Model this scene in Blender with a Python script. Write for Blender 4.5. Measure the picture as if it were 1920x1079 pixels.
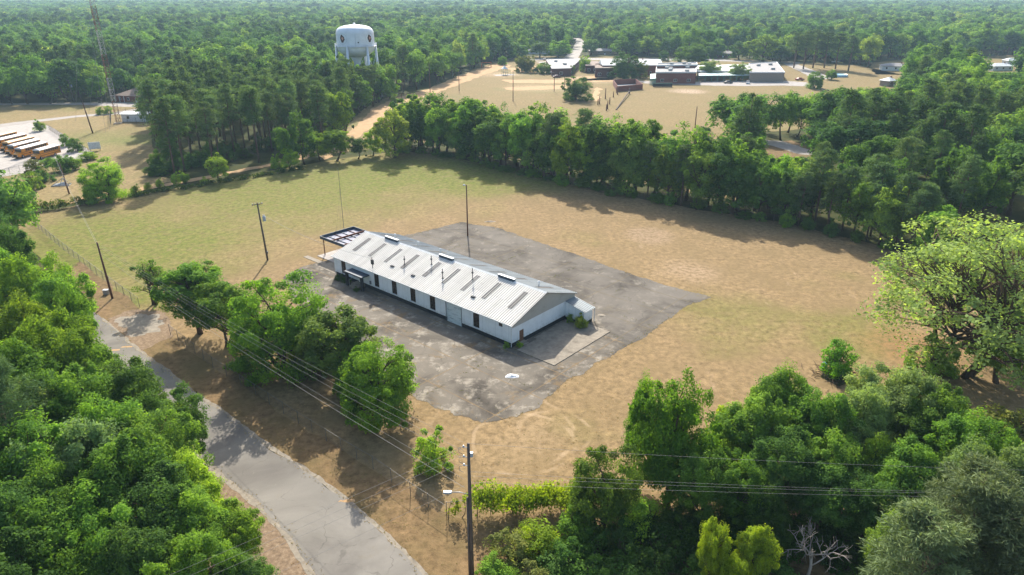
import bpy, bmesh, math, random
import numpy as np
from mathutils import Vector, Matrix, noise
from mathutils.geometry import delaunay_2d_cdt

for o in list(bpy.data.objects):
    bpy.data.objects.remove(o)
S = bpy.context.scene
COL = S.collection
R = math.radians

# ------------------------------------------------------------ camera, sky, sun, exposure
CAM_H = 45.0
FPX, CX, CY, HOR = 1300.0, 960.0, 539.5, -18.0        # survey of the photograph (1920 px wide)
PITCH = math.atan((CY - HOR) / FPX)
cd = bpy.data.cameras.new('camera'); cam = bpy.data.objects.new('camera', cd); COL.objects.link(cam)
cd.sensor_width = 36; cd.lens = 36 * FPX / 1920; cd.clip_start = 0.5; cd.clip_end = 30000
cam.location = (0, 0, CAM_H); cam.rotation_euler = (math.pi / 2 - PITCH, 0, 0)
S.camera = cam

SUN_EL = R(36.0)
SUN_AZ = math.atan2(-0.089, 0.996)                    # from +Y towards +X
w = bpy.data.worlds.new('World'); S.world = w; w.use_nodes = True
wt = w.node_tree
sky = wt.nodes.new('ShaderNodeTexSky'); sky.sky_type = 'NISHITA'; sky.sun_disc = False
sky.sun_elevation = SUN_EL; sky.sun_rotation = SUN_AZ; sky.air_density = 1.0; sky.dust_density = 2.5; sky.ozone_density = 1.0
bg = wt.nodes['Background']; wt.links.new(sky.outputs[0], bg.inputs[0]); bg.inputs[1].default_value = 0.15
sd = bpy.data.lights.new('sun', 'SUN'); sd.energy = 4.6; sd.angle = R(0.53); sd.color = (1.0, 0.95, 0.87)
sun = bpy.data.objects.new('sun', sd); COL.objects.link(sun); sun.location = (0, 0, 200)
sdir = Vector((math.sin(SUN_AZ) * math.cos(SUN_EL), math.cos(SUN_AZ) * math.cos(SUN_EL), math.sin(SUN_EL)))
sun.rotation_euler = sdir.to_track_quat('Z', 'Y').to_euler()
vs = S.view_settings; vs.view_transform = 'Standard'; vs.look = 'None'; vs.gamma = 1.0; vs.exposure = 1.0; vs.use_curve_mapping = False

# ------------------------------------------------------------ survey helpers
_fw = np.array([0, math.cos(PITCH), -math.sin(PITCH)]); _up = np.array([0, math.sin(PITCH), math.cos(PITCH)])
def G(px, py, z=0.0):
    """ground (or height z) point that the survey pixel px,py stands for"""
    d = _fw + (px - CX) / FPX * np.array([1., 0, 0]) - (py - CY) / FPX * _up
    t = (z - CAM_H) / d[2]
    return np.array([d[0] * t, d[1] * t])
def GP(pts, z=0.0): return [tuple(G(x, y, z)) for x, y in pts]
def height_at(bx, by, ty):
    b = G(bx, by); lo, hi = 0.0, 44.0
    for _ in range(40):
        m = (lo + hi) / 2; P = np.array([b[0], b[1], m - CAM_H])
        if CY - FPX * P.dot(_up) / P.dot(_fw) > ty: lo = m
        else: hi = m
    return lo
def proj(x, y, z=0.0):
    P = np.array([x, y, z - CAM_H]); k = FPX / P.dot(_fw)
    return CX + P[0] * k, CY - P.dot(_up) * k
def inpoly(x, y, poly):
    c = False; n = len(poly); j = n - 1
    for i in range(n):
        xi, yi = poly[i]; xj, yj = poly[j]
        if (yi > y) != (yj > y) and x < (xj - xi) * (y - yi) / (yj - yi) + xi: c = not c
        j = i
    return c

# ------------------------------------------------------------ tagging
def tag(o, label=None, cat=None, group=None, kind=None):
    if label: o['label'] = label
    if cat: o['category'] = cat
    if group: o['group'] = group
    if kind: o['kind'] = kind
    return o
def empty(name, loc=(0, 0, 0), rz=0.0, label=None, cat=None, group=None):
    o = bpy.data.objects.new(name, None); COL.objects.link(o); o.location = loc; o.rotation_euler = (0, 0, rz)
    o.empty_display_size = 0.3
    return tag(o, label, cat, group)
def link(name, me, parent=None, loc=None, rot=None):
    o = bpy.data.objects.new(name, me); COL.objects.link(o); o.parent = parent
    if loc is not None: o.location = loc
    if rot is not None: o.rotation_euler = rot
    return o
def copy_tree(o, parent=None):
    c = o.copy(); COL.objects.link(c); c.parent = parent
    for ch in o.children: copy_tree(ch, c)
    return c

# ------------------------------------------------------------ mesh builder
class MB:
    def __init__(s): s.v = []; s.f = []; s.m = []
    def add(s, vs_, fs, m=0):
        b = len(s.v); s.v += [tuple(p) for p in vs_]; s.f += [tuple(i + b for i in f) for f in fs]; s.m += [m] * len(fs); return s
    def box(s, x0, x1, y0, y1, z0, z1, m=0, bev=0.0):
        if bev <= 0:
            return s.add([(x0,y0,z0),(x1,y0,z0),(x1,y1,z0),(x0,y1,z0),(x0,y0,z1),(x1,y0,z1),(x1,y1,z1),(x0,y1,z1)],
                         [(3,2,1,0),(4,5,6,7),(0,1,5,4),(1,2,6,5),(2,3,7,6),(3,0,4,7)], m)
        b = bev
        ring = lambda k, z: [(x0+k,y0+b+k*0,z),(x0+b,y0+k,z),(x1-b,y0+k,z),(x1-k,y0+b,z),(x1-k,y1-b,z),(x1-b,y1-k,z),(x0+b,y1-k,z),(x0+k,y1-b,z)]
        L = [ring(b*0.7, z0), ring(0, z0+b), ring(0, z1-b), ring(b*0.7, z1)]
        vv = sum(L, []); ff = [tuple(range(7,-1,-1)), tuple(range(24,32))]
        for k in range(3):
            for i in range(8): ff.append((k*8+i, k*8+(i+1)%8, (k+1)*8+(i+1)%8, (k+1)*8+i))
        return s.add(vv, ff, m)
    def tube(s, pts, rad, n=6, m=0, cap=True):
        pts = [Vector(p) for p in pts]
        if not hasattr(rad, '__len__'): rad = [rad] * len(pts)
        vv = []; a = None
        for i, p in enumerate(pts):
            d = (pts[min(i+1, len(pts)-1)] - pts[max(i-1, 0)])
            d = d.normalized() if d.length > 1e-9 else Vector((0, 0, 1))
            if a is None:
                a = d.cross(Vector((0, 0, 1)) if abs(d.z) < 0.9 else Vector((1, 0, 0))).normalized()
            else:
                a = (a - d * a.dot(d)); a = a.normalized() if a.length > 1e-6 else d.orthogonal().normalized()
            b = d.cross(a)
            for k in range(n):
                t = 2 * math.pi * k / n; vv.append(p + (a * math.cos(t) + b * math.sin(t)) * rad[i])
        ff = []
        for i in range(len(pts) - 1):
            for k in range(n): ff.append((i*n+k, i*n+(k+1)%n, (i+1)*n+(k+1)%n, (i+1)*n+k))
        if cap: ff += [tuple(range(n-1, -1, -1)), tuple((len(pts)-1)*n + k for k in range(n))]
        return s.add(vv, ff, m)
    def lathe(s, prof, n=24, c=(0, 0), m=0):
        vv = []; ff = []
        for r_, z in prof:
            for k in range(n):
                t = 2*math.pi*k/n; vv.append((c[0]+r_*math.cos(t), c[1]+r_*math.sin(t), z))
        for i in range(len(prof)-1):
            for k in range(n): ff.append((i*n+k, i*n+(k+1)%n, (i+1)*n+(k+1)%n, (i+1)*n+k))
        ff += [tuple(range(n-1,-1,-1)), tuple((len(prof)-1)*n+k for k in range(n))]
        return s.add(vv, ff, m)
    def prism(s, pts, z0, z1, m=0):
        n = len(pts)
        a = sum(pts[i][0]*pts[(i+1)%n][1]-pts[(i+1)%n][0]*pts[i][1] for i in range(n))
        if a < 0: pts = list(pts)[::-1]
        vv = [(x,y,z0) for x,y in pts] + [(x,y,z1) for x,y in pts]
        ff = [tuple(range(n-1,-1,-1)), tuple(range(n,2*n))] + [(i,(i+1)%n,n+(i+1)%n,n+i) for i in range(n)]
        return s.add(vv, ff, m)
    def mesh(s, name, mats, smooth=False):
        me = bpy.data.meshes.new(name); me.from_pydata(s.v, [], s.f)
        for m_ in (mats if isinstance(mats, (list, tuple)) else [mats]): me.materials.append(m_)
        me.polygons.foreach_set('material_index', s.m)
        if smooth: me.polygons.foreach_set('use_smooth', [True]*len(s.f))
        me.update(); return me
    def build(s, name, mats, parent=None, smooth=False, loc=None, rot=None):
        return link(name, s.mesh(name, mats, smooth), parent, loc, rot)

def np_mesh(name, V, Q, mats, shade=None, smooth=False):
    """fast quad mesh"""
    me = bpy.data.meshes.new(name); nv = len(V); nf = len(Q)
    me.vertices.add(nv); me.vertices.foreach_set('co', np.asarray(V, np.float32).ravel())
    me.loops.add(nf*4); me.loops.foreach_set('vertex_index', np.asarray(Q, np.int32).ravel())
    me.polygons.add(nf); me.polygons.foreach_set('loop_start', np.arange(0, nf*4, 4, dtype=np.int32))
    for m_ in mats: me.materials.append(m_)
    if shade is not None:
        at = me.attributes.new('shade', 'FLOAT', 'FACE'); at.data.foreach_set('value', np.asarray(shade, np.float32))
    me.update(calc_edges=True); me.validate()
    return me

# ------------------------------------------------------------ materials
MAT = {}
def lin(h):
    c = [int(h[i:i+2], 16)/255 for i in (0, 2, 4)]
    return tuple(x/12.92 if x <= 0.04045 else ((x+0.055)/1.055)**2.4 for x in c)
class NT:
    def __init__(s, name):
        s.m = bpy.data.materials.new(name); s.m.use_nodes = True; s.t = s.m.node_tree
        s.b = s.t.nodes['Principled BSDF']; s.o = s.t.nodes['Material Output']; MAT[name] = s.m
        s._pos = None
    def n(s, t, **kw):
        x = s.t.nodes.new(t)
        for k, v_ in kw.items(): setattr(x, k, v_)
        return x
    def put(s, sock, v_):
        if isinstance(v_, bpy.types.NodeSocket): s.t.links.new(v_, sock)
        elif v_ is not None:
            if hasattr(v_, '__len__') and len(v_) == 3 and sock.type == 'RGBA': v_ = (*v_, 1)
            sock.default_value = v_
    def pos(s, local=False):
        if local: return s.n('ShaderNodeTexCoord').outputs['Object']
        if s._pos is None: s._pos = s.n('ShaderNodeNewGeometry').outputs['Position']
        return s._pos
    def map(s, v_, scale=(1,1,1), rot=(0,0,0), loc=(0,0,0)):
        m = s.n('ShaderNodeMapping'); s.put(m.inputs[0], v_); m.inputs['Scale'].default_value = scale
        m.inputs['Rotation'].default_value = rot; m.inputs['Location'].default_value = loc; return m.outputs[0]
    def noise(s, scale, detail=4, rough=0.55, vec=None, dist=0.0):
        x = s.n('ShaderNodeTexNoise'); s.put(x.inputs['Vector'], vec if vec is not None else s.pos())
        x.inputs['Scale'].default_value = scale; x.inputs['Detail'].default_value = detail
        x.inputs['Roughness'].default_value = rough; x.inputs['Distortion'].default_value = dist; return x.outputs['Fac']
    def vor(s, scale, feature='F1', vec=None, out='Distance'):
        x = s.n('ShaderNodeTexVoronoi', feature=feature); s.put(x.inputs['Vector'], vec if vec is not None else s.pos())
        x.inputs['Scale'].default_value = scale; return x.outputs[out]
    def ramp(s, fac, stops, interp='LINEAR'):
        x = s.n('ShaderNodeValToRGB'); s.put(x.inputs[0], fac); e = x.color_ramp.elements; x.color_ramp.interpolation = interp
        while len(e) < len(stops): e.new(0.5)
        for el, (p, c) in zip(e, stops):
            el.position = p; el.color = (*c, 1) if hasattr(c, '__len__') else (c, c, c, 1)
        return x.outputs[0]
    def step(s, fac, a, b, lo=0.0, hi=1.0):
        x = s.n('ShaderNodeMapRange'); s.put(x.inputs[0], fac); x.inputs[1].default_value = a; x.inputs[2].default_value = b
        x.inputs[3].default_value = lo; x.inputs[4].default_value = hi; x.interpolation_type = 'SMOOTHSTEP'; return x.outputs[0]
    def mix(s, fac, a, b, mode='MIX'):
        x = s.n('ShaderNodeMix', data_type='RGBA', blend_type=mode); s.put(x.inputs[0], fac); s.put(x.inputs[6], a); s.put(x.inputs[7], b); return x.outputs[2]
    def math(s, op, a, b=0.0):
        x = s.n('ShaderNodeMath', operation=op); s.put(x.inputs[0], a); s.put(x.inputs[1], b); return x.outputs[0]
    def vdist(s, c):
        x = s.n('ShaderNodeVectorMath', operation='DISTANCE'); s.put(x.inputs[0], s.pos()); x.inputs[1].default_value = c; return x.outputs['Value']
    def bump(s, h, strength=0.3, dist=0.05):
        x = s.n('ShaderNodeBump'); s.put(x.inputs['Height'], h); x.inputs['Strength'].default_value = strength; x.inputs['Distance'].default_value = dist
        s.t.links.new(x.outputs[0], s.b.inputs['Normal'])
    def done(s, col, rough=0.8, metal=0.0, spec=0.3):
        s.put(s.b.inputs['Base Color'], col); s.put(s.b.inputs['Roughness'], rough); s.b.inputs['Metallic'].default_value = metal
        s.b.inputs['Specular IOR Level'].default_value = spec; return s.m

def plain(name, col, rough=0.7, metal=0.0, var=0.25, scale=2.0, spec=0.3):
    """painted / weathered solid colour with mottling"""
    s = NT(name); c = Vector(col)
    f = s.noise(scale, 5, 0.65, s.pos(True))
    return s.done(s.ramp(f, [(0.3, tuple(c*(1-var))), (0.7, tuple(c*(1+var*0.5)))]), rough, metal, spec)
# ------------------------------------------------------------ surfaces
def grass_mat(name, dry, mid, green, blobs=(), bald=(), gbias=0.0, tracks=True, rings=()):
    s = NT(name)
    big = s.noise(0.022, 5, 0.6); med = s.noise(0.13, 5, 0.65); fine = s.noise(1.1, 6, 0.75); tiny = s.noise(7.0, 3, 0.8)
    wrp = s.math('MULTIPLY', s.math('SUBTRACT', s.noise(0.06, 4, 0.6), 0.5), 34.0)
    # mown dry turf: pale and darker straw
    c = s.ramp(fine, [(0.36, tuple(Vector(dry)*0.6)), (0.5, dry), (0.64, tuple(Vector(dry)*1.35))])
    c = s.mix(s.step(med, 0.38, 0.66, 0, .7), c, mid)
    g = s.step(s.math('ADD', big, gbias), 0.56, 0.72, 0, 0.5)
    for (x, y, r, k) in blobs:
        d = s.math('ADD', s.vdist((x, y, 0)), wrp)
        g = s.math('MAXIMUM', g, s.step(d, r, r*0.25, 0, k))
    g = s.math('MULTIPLY', g, s.step(s.noise(0.45, 5, 0.7), 0.25, 0.62, 0.45, 1.0))
    c = s.mix(g, c, s.ramp(fine, [(0.36, tuple(Vector(green)*0.62)), (0.64, tuple(Vector(green)*1.35))]))
    for (x, y, r, k, bc) in bald:
        d = s.math('ADD', s.vdist((x, y, 0)), s.math('MULTIPLY', wrp, 0.35))
        c = s.mix(s.math('MULTIPLY', s.step(d, r, r*0.2, 0, k), s.step(fine, 0.35, 0.6)), c, bc)
    if tracks:                                     # faint mower passes and pale scuffs
        wv = s.n('ShaderNodeTexWave'); s.put(wv.inputs[0], s.map(s.pos(), rot=(0, 0, R(38)))); wv.inputs['Scale'].default_value = 0.16
        wv.inputs['Distortion'].default_value = 5.0; wv.inputs['Detail'].default_value = 3; wv.inputs['Detail Scale'].default_value = 0.25
        c = s.mix(s.step(wv.outputs['Fac'], 0.55, 1.0, 0, 0.06), c, tuple(Vector(dry)*1.3))
        sc = s.noise(0.35, 6, 0.75, s.map(s.pos(), scale=(1, 0.35, 1), rot=(0, 0, R(-40))))
        c = s.mix(s.step(sc, 0.60, 0.72, 0, 0.45), c, lin('a48d70'))
    for (x, y, r) in rings:                        # wheel scuffs of turning vehicles
        d = s.math('ABSOLUTE', s.math('SUBTRACT', s.math('ADD', s.vdist((x, y, 0)), s.math('MULTIPLY', wrp, .12)), r))
        c = s.mix(s.math('MULTIPLY', s.step(d, .35, .1, 0, .4), s.step(s.noise(.25, 3, .6, s.map(s.pos(), loc=(x, y, 0))), .42, .6)), c, lin('b09878'))
    c = s.mix(s.step(tiny, 0.55, 0.85, 0, 0.35), c, tuple(Vector(mid)*0.5))
    s.bump(s.noise(3.0, 6, 0.8), 0.6, 0.12)
    return s.done(c, 0.95, 0, 0.08)

g1 = G(850, 325); g2 = G(230, 460); g3 = G(1400, 600); g4 = G(560, 350); g5 = G(700, 330); g6 = G(1590, 640); g7 = G(240, 545); g8 = G(960, 340)
b1 = G(1300, 510); b2 = G(1720, 660); b3 = G(960, 840); b4 = G(1000, 810); b5 = G(1220, 440)
grass_mat('field_grass', lin('836e4e'), lin('776546'), lin('62682a'),
    blobs=[(g1[0], g1[1], 40, 1), (g2[0], g2[1], 42, .95), (g3[0], g3[1], 14, .45), (g4[0], g4[1], 52, .9), (g5[0], g5[1], 40, 1), (g6[0], g6[1], 12, .55), (g7[0], g7[1], 12, .9), (g8[0], g8[1], 22, .8)],
    rings=[(b3[0]+1, b3[1]+1, 5.5), (b3[0]-1.5, b3[1]+3, 8.0), (b4[0]+2, b4[1], 4.0)],
    bald=[(b1[0], b1[1], 7, .55, lin('a48c72')), (b2[0], b2[1], 9, .8, lin('8a6446')), (b3[0], b3[1], 6, .5, lin('97805f')), (b4[0], b4[1], 5, .4, lin('9c8666')), (b5[0], b5[1], 6, .45, lin('a48c76'))])
grass_mat('verge_grass', lin('766043'), lin('675a3a'), lin('535c2c'), gbias=0.05, tracks=False)
k1 = G(150, 265); k2 = G(250, 260)
grass_mat('lawn_grass', lin('84724e'), lin('766b44'), lin('636b34'), blobs=[(k1[0], k1[1], 30, .5), (k2[0], k2[1], 16, .8)], gbias=0.04, tracks=False)
q1 = G(1290, 172); q2 = G(1000, 165); q3 = G(1100, 150); q4 = G(940, 140)
grass_mat('school_grass', lin('7c6a46'), lin('746640'), lin('62683a'),
    bald=[(q1[0], q1[1], 12, .9, lin('b8a08a')), (q2[0], q2[1], 22, .6, lin('b09674')), (q3[0], q3[1], 24, .6, lin('b49a7a')), (q4[0], q4[1], 20, .6, lin('b89e7e'))], gbias=.05)

s = NT('forest_floor')
s.done(s.ramp(s.noise(0.25, 6, 0.7), [(0.3, lin('30361a')), (0.5, lin('3e4220')), (0.75, lin('564a2e'))]), 0.95, 0, 0.05)
s = NT('leaf_litter'); s.bump(s.noise(4, 6, .8), .6, .08)
s.done(s.ramp(s.noise(2.2, 7, 0.8), [(0.28, lin('54483c')), (0.5, lin('7c6954')), (0.72, lin('9c8a72'))]), 0.95, 0, 0.05)

def asphalt(name, dark, mid, pale, dirt, patch=0.5, seam=True, dirt_amt=0.5):
    s = NT(name)
    a = s.noise(0.12, 6, 0.62, dist=0.6); b = s.noise(0.5, 7, 0.7); f = s.noise(9, 4, 0.8)
    c = s.ramp(a, [(0.34, dark), (0.5, mid), (0.64, tuple(Vector(mid)*1.2))])
    c = s.mix(s.step(b, 0.52 + (1-patch)*0.12, 0.72 + (1-patch)*0.1, 0, 0.55), c, pale)
    c = s.mix(s.math('MULTIPLY', s.step(s.noise(0.2, 7, 0.72, s.map(s.pos(), loc=(31, 7, 0))), 0.55, 0.68, 0, dirt_amt), s.step(f, .2, .6)), c, dirt)
    nv = s.n('ShaderNodeTexNoise'); s.put(nv.inputs['Vector'], s.pos()); nv.inputs['Scale'].default_value = 0.7; nv.inputs['Detail'].default_value = 5
    vm = s.n('ShaderNodeVectorMath', operation='MULTIPLY_ADD'); s.put(vm.inputs[0], nv.outputs['Color']); vm.inputs[1].default_value = (2.2, 2.2, 0); s.put(vm.inputs[2], s.pos())
    cr = s.vor(0.16, 'DISTANCE_TO_EDGE', vm.outputs[0])
    c = s.mix(s.math('MULTIPLY', s.step(cr, 0.012, 0.004, 0, 0.5), s.step(b, .4, .6)), c, tuple(Vector(dark)*0.7))
    if seam:
        br = s.n('ShaderNodeTexBrick'); s.put(br.inputs['Vector'], s.map(s.pos(), rot=(0, 0, R(41.2)))); br.offset = 0.0
        br.inputs['Scale'].default_value = 1.0; br.inputs['Brick Width'].default_value = 11.5; br.inputs['Row Height'].default_value = 6.2; br.inputs['Mortar Size'].default_value = 0.09; br.inputs['Mortar Smooth'].default_value = 0.6
        c = s.mix(s.math('MULTIPLY', br.outputs['Fac'], s.step(b, 0.3, 0.55, 0.15, 0.85)), c, dirt)
    c = s.mix(s.step(f, 0.45, 0.9, 0, 0.35), c, tuple(Vector(dark)*0.8))
    s.bump(f, 0.25, 0.02)
    return s.done(c, 0.95, 0, 0.06)
asphalt('yard_asphalt', lin('46413a'), lin('6a6358'), lin('b0a694'), lin('7c6646'), 1.3, True, 0.9)
asphalt('rear_asphalt', lin('4c4740'), lin('686259'), lin('938b7d'), lin('6c6049'), 1.0, True, 0.4)
asphalt('road_asphalt', lin('68635c'), lin('79746b'), lin('96907f'), lin('7c725c'), 0.35, False, 0.25)
s = NT('concrete'); s.bump(s.noise(6, 5, .8), .2, .02)
s.done(s.mix(s.step(s.noise(.5, 6, .7), .5, .7, 0, .5), s.ramp(s.noise(1.4, 6, 0.7), [(0.3, lin('736a5c')), (0.7, lin('938978'))]), lin('5e564a')), 0.9, 0, 0.2)
s = NT('sand_track'); s.bump(s.noise(3, 5, .8), .4, .06)
s.done(s.mix(s.step(s.noise(.3, 5, .7), .5, .7, 0, .6), s.ramp(s.noise(0.6, 6, 0.7), [(0.3, lin('9a7a54')), (0.7, lin('b89a74'))]), lin('84704c')), 0.95, 0, 0.1)
s = NT('gravel'); s.bump(s.noise(8, 5, .8), .4, .05)
s.done(s.ramp(s.noise(0.9, 7, 0.75), [(0.3, lin('8a837c')), (0.55, lin('a29b93')), (0.75, lin('b4ada3'))]), 0.9, 0, 0.2)
s = NT('pale_road'); s.done(s.ramp(s.noise(0.4, 6, 0.7), [(0.3, lin('857e75')), (0.7, lin('a09890'))]), 0.9, 0, 0.2)

# building materials
def sheet_metal(name, c0, c1, dirt, rough, metal, rib_dark=.5):
    s = NT(name); oi = s.n('ShaderNodeObjectInfo')
    p = s.pos(True); st = s.noise(1.0, 5, 0.7, s.map(p, scale=(5, 0.6, 1)))
    c = s.ramp(oi.outputs['Random'], [(0, c0), (1, c1)])
    c = s.mix(s.step(st, 0.5, 0.75, 0, 0.55), c, dirt)
    c = s.mix(s.step(s.noise(0.8, 6, .7), 0.55, 0.75, 0, .3), c, dirt)
    wv = s.n('ShaderNodeSeparateXYZ'); s.put(wv.inputs[0], p)
    fr = s.math('FRACT', s.math('DIVIDE', wv.outputs[0], .4))
    c = s.mix(s.math('MULTIPLY', s.step(s.math('ABSOLUTE', s.math('SUBTRACT', fr, .68)), .13, .03), rib_dark), c, tuple(Vector(dirt)*.45))  # darker line along one side of each rib, so the ribbing reads
    return s.done(c, rough, metal, 0.5)
sheet_metal('white_sheet', lin('c8c2b6'), lin('dad4c8'), lin('a0957f'), 0.85, 0.0)
sheet_metal('grey_sheet', lin('7c8282'), lin('8c9292'), lin('6e706e'), 0.6, 0.3, .5)
sheet_metal('skylight_sheet', lin('66625b'), lin('726d65'), lin('55514b'), 0.7, 0.0)
sheet_metal('gable_sheet', lin('a8a59c'), lin('b8b5ac'), lin('8c877c'), 0.6, 0.1)
s = NT('white_wall'); p = s.pos(True)
c = s.ramp(s.noise(0.8, 6, .7, p), [(0.3, lin('d2d6d6')), (0.7, lin('e2e6e6'))])
c = s.mix(s.step(s.noise(1.2, 6, .75, s.map(p, scale=(2.5, 2.5, .35))), .56, .74, 0, .45), c, lin('a9aca6'))
sx = s.n('ShaderNodeSeparateXYZ'); s.put(sx.inputs[0], p)
c = s.mix(s.step(s.math('ABSOLUTE', s.math('SUBTRACT', s.math('FRACT', s.math('DIVIDE', sx.outputs[0], 1.22)), .5)), .03, .01, 0, .45), c, lin('9aa0a0'))
c = s.mix(s.math('MULTIPLY', s.step(sx.outputs[2], 1.5, .7, 0, .5), s.step(s.noise(3, 5, .7, p), .4, .65)), c, lin('8d8a7e'))
s.done(c, 0.75, 0, .3)
plain('plinth_black', lin('2c2e31'), 0.85, 0, .4)
plain('white_trim', lin('d8d8d4'), 0.6); plain('dark_frame', lin('3b2a22'), 0.7); plain('brown_door', lin('6e4c38'), 0.7)
plain('navy_metal', lin('3a4652'), 0.6); plain('dark_metal', lin('2c2c2c'), 0.6); plain('rust', lin('5e3424'), 0.85); plain('galv', lin('9a9c9c'), 0.45, 0.6)
plain('grey_steel', lin('6e7276'), 0.5, 0.5)
s = NT('glass'); s.done(s.ramp(s.noise(1.4, 2, .5), [(.35, lin('1c1814')), (.7, lin('3c2e26'))]), 0.18, 0, .5)
s = NT('roll_door'); p = s.pos(True)
c = s.mix(s.step(s.noise(2.2, 6, .75, s.map(p, scale=(.45, 1, 2.2))), .53, .62, 0, .85), lin('ccd4d2'), lin('7d8a8a')); s.done(c, .6, 0, .3)
s = NT('wood_pole'); s.done(s.ramp(s.noise(3, 5, .7, s.map(s.pos(), scale=(4, 4, .3))), [(.3, lin('4a4038')), (.7, lin('6e6258'))]), .9, 0, .1)
s = NT('brown_pole'); s.done(s.ramp(s.noise(3, 5, .7, s.map(s.pos(), scale=(4, 4, .3))), [(.3, lin('4e3830')), (.7, lin('745446'))]), .9, 0, .1)
plain('fence_steel', lin('726e68'), .6, .4); plain('wire', lin('8e8a84'), .5, .3); plain('insulator', lin('9ea8ae'), .3)
s = NT('bark'); s.bump(s.noise(6, 4, .7), .5, .05); s.done(s.ramp(s.noise(4, 5, .7, s.map(s.pos(), scale=(3, 3, .6))), [(.3, lin('3c3026')), (.7, lin('6c5a48'))]), .95, 0, .1)
s = NT('pine_bark'); s.done(s.ramp(s.noise(5, 5, .7, s.map(s.pos(), scale=(3, 3, .6))), [(.3, lin('4a3a30')), (.7, lin('806a5a'))]), .95, 0, .1)
plain('dead_wood', lin('a89e92'), .9, 0, .3)

# leaves: tint from the tree (object colour), each leaf cluster a little different
def leaf_mat(name, forest=None, trans=0.46):
    s = NT(name); oi = s.n('ShaderNodeObjectInfo')
    at = s.n('ShaderNodeAttribute', attribute_name='shade')
    if forest:
        col = s.ramp(oi.outputs['Random'], forest)
        pn = s.noise(0.006, 4, .6, s.n('ShaderNodeNewGeometry').outputs['Position'])
        col = s.mix(s.step(pn, .42, .6, 0, .65), col, s.mix(1.0, col, (.66, .78, .85), 'MULTIPLY'))
    else: col = oi.outputs['Color']
    hs = s.n('ShaderNodeHueSaturation'); s.put(hs.inputs['Color'], col)
    s.put(hs.inputs['Hue'], s.step(at.outputs['Fac'], 0, 1, .512, .484)); s.put(hs.inputs['Value'], s.step(at.outputs['Fac'], 0, 1, .72, 1.38))
    s.put(hs.inputs['Saturation'], s.step(at.outputs['Fac'], 0, 1, .95, 1.05))
    c = hs.outputs[0]
    s.put(s.b.inputs['Base Color'], c); s.b.inputs['Roughness'].default_value = .8; s.b.inputs['Specular IOR Level'].default_value = .04 if forest else .06
    tr = s.n('ShaderNodeBsdfTranslucent'); s.put(tr.inputs[0], s.mix(1.0, c, (1.35, 1.35, .5), 'MULTIPLY'))
    mx = s.n('ShaderNodeMixShader'); mx.inputs[0].default_value = trans
    s.t.links.new(s.b.outputs[0], mx.inputs[1]); s.t.links.new(tr.outputs[0], mx.inputs[2]); s.t.links.new(mx.outputs[0], s.o.inputs[0])
    return s.m
leaf_mat('leaf')
leaf_mat('needle', trans=.25)
leaf_mat('forest_leaf_a', [(0, (.09, .19, .04)), (.35, (.13, .25, .046)), (.7, (.175, .295, .05)), (.92, (.23, .33, .055)), (1, (.31, .37, .07))])
leaf_mat('forest_leaf_b', [(0, (.05, .115, .03)), (.5, (.08, .165, .036)), (1, (.115, .215, .042))])
leaf_mat('forest_needle', [(0, (.068, .122, .044)), (1, (.11, .17, .056))], .3)
# ------------------------------------------------------------ ground sheets
def ragged(pts, seg=1.5, amp=0.4, freq=0.35, seed=0.0):
    out = []; n = len(pts)
    for i in range(n):
        a = Vector((*pts[i], 0)); b = Vector((*pts[(i+1) % n], 0)); L = (b-a).length; k = max(1, int(L/seg))
        nr = Vector((-(b-a).y, (b-a).x, 0)); nr = nr.normalized() if nr.length > 0 else nr
        for j in range(k):
            p = a.lerp(b, j/k)
            d = noise.noise(Vector((p.x*freq, p.y*freq, seed)))*amp + noise.noise(Vector((p.x*freq*3.7, p.y*freq*3.7, seed+5)))*amp*0.5
            out.append((p.x+nr.x*d, p.y+nr.y*d))
    return out
def sheet(name, pts, z, mat, kind='structure', seg=1.5, amp=0.4, freq=0.35, parent=None):
    r_ = ragged(pts, seg, amp, freq, z*37) if amp > 0 else list(pts)
    n_ = len(r_); cv, ce, cf, _a, _b, _c = delaunay_2d_cdt([Vector(p) for p in r_], [(i, (i+1) % n_) for i in range(n_)], [list(range(n_))], 1, 1e-5)
    fs = []
    for f in cf:
        ar = sum(cv[f[i]].x*cv[f[(i+1) % len(f)]].y - cv[f[(i+1) % len(f)]].x*cv[f[i]].y for i in range(len(f)))
        fs.append(tuple(f) if ar > 0 else tuple(f[::-1]))
    me = bpy.data.meshes.new(name); me.from_pydata([(p.x, p.y, z) for p in cv], [], fs); me.materials.append(MAT[mat]); me.update()
    o = link(name, me, parent)
    if parent is None: o['kind'] = kind
    return o
def strip(center, width):
    """polygon of a ribbon along world points"""
    L = []; Rr = []
    for i, p in enumerate(center):
        a = Vector(center[max(i-1, 0)]); b = Vector(center[min(i+1, len(center)-1)]); d = (b-a).normalized(); n_ = Vector((-d.y, d.x))
        wd = width[i] if hasattr(width, '__len__') else width
        L.append((p[0]+n_.x*wd/2, p[1]+n_.y*wd/2)); Rr.append((p[0]-n_.x*wd/2, p[1]-n_.y*wd/2))
    return L + Rr[::-1]

gm = MB(); gm.add([(-7000, -400, -.06), (7000, -400, -.06), (7000, 9000, -.06), (-7000, 9000, -.06)], [(0, 1, 2, 3)])
gm.build('ground', MAT['forest_floor'])['kind'] = 'structure'

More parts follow.
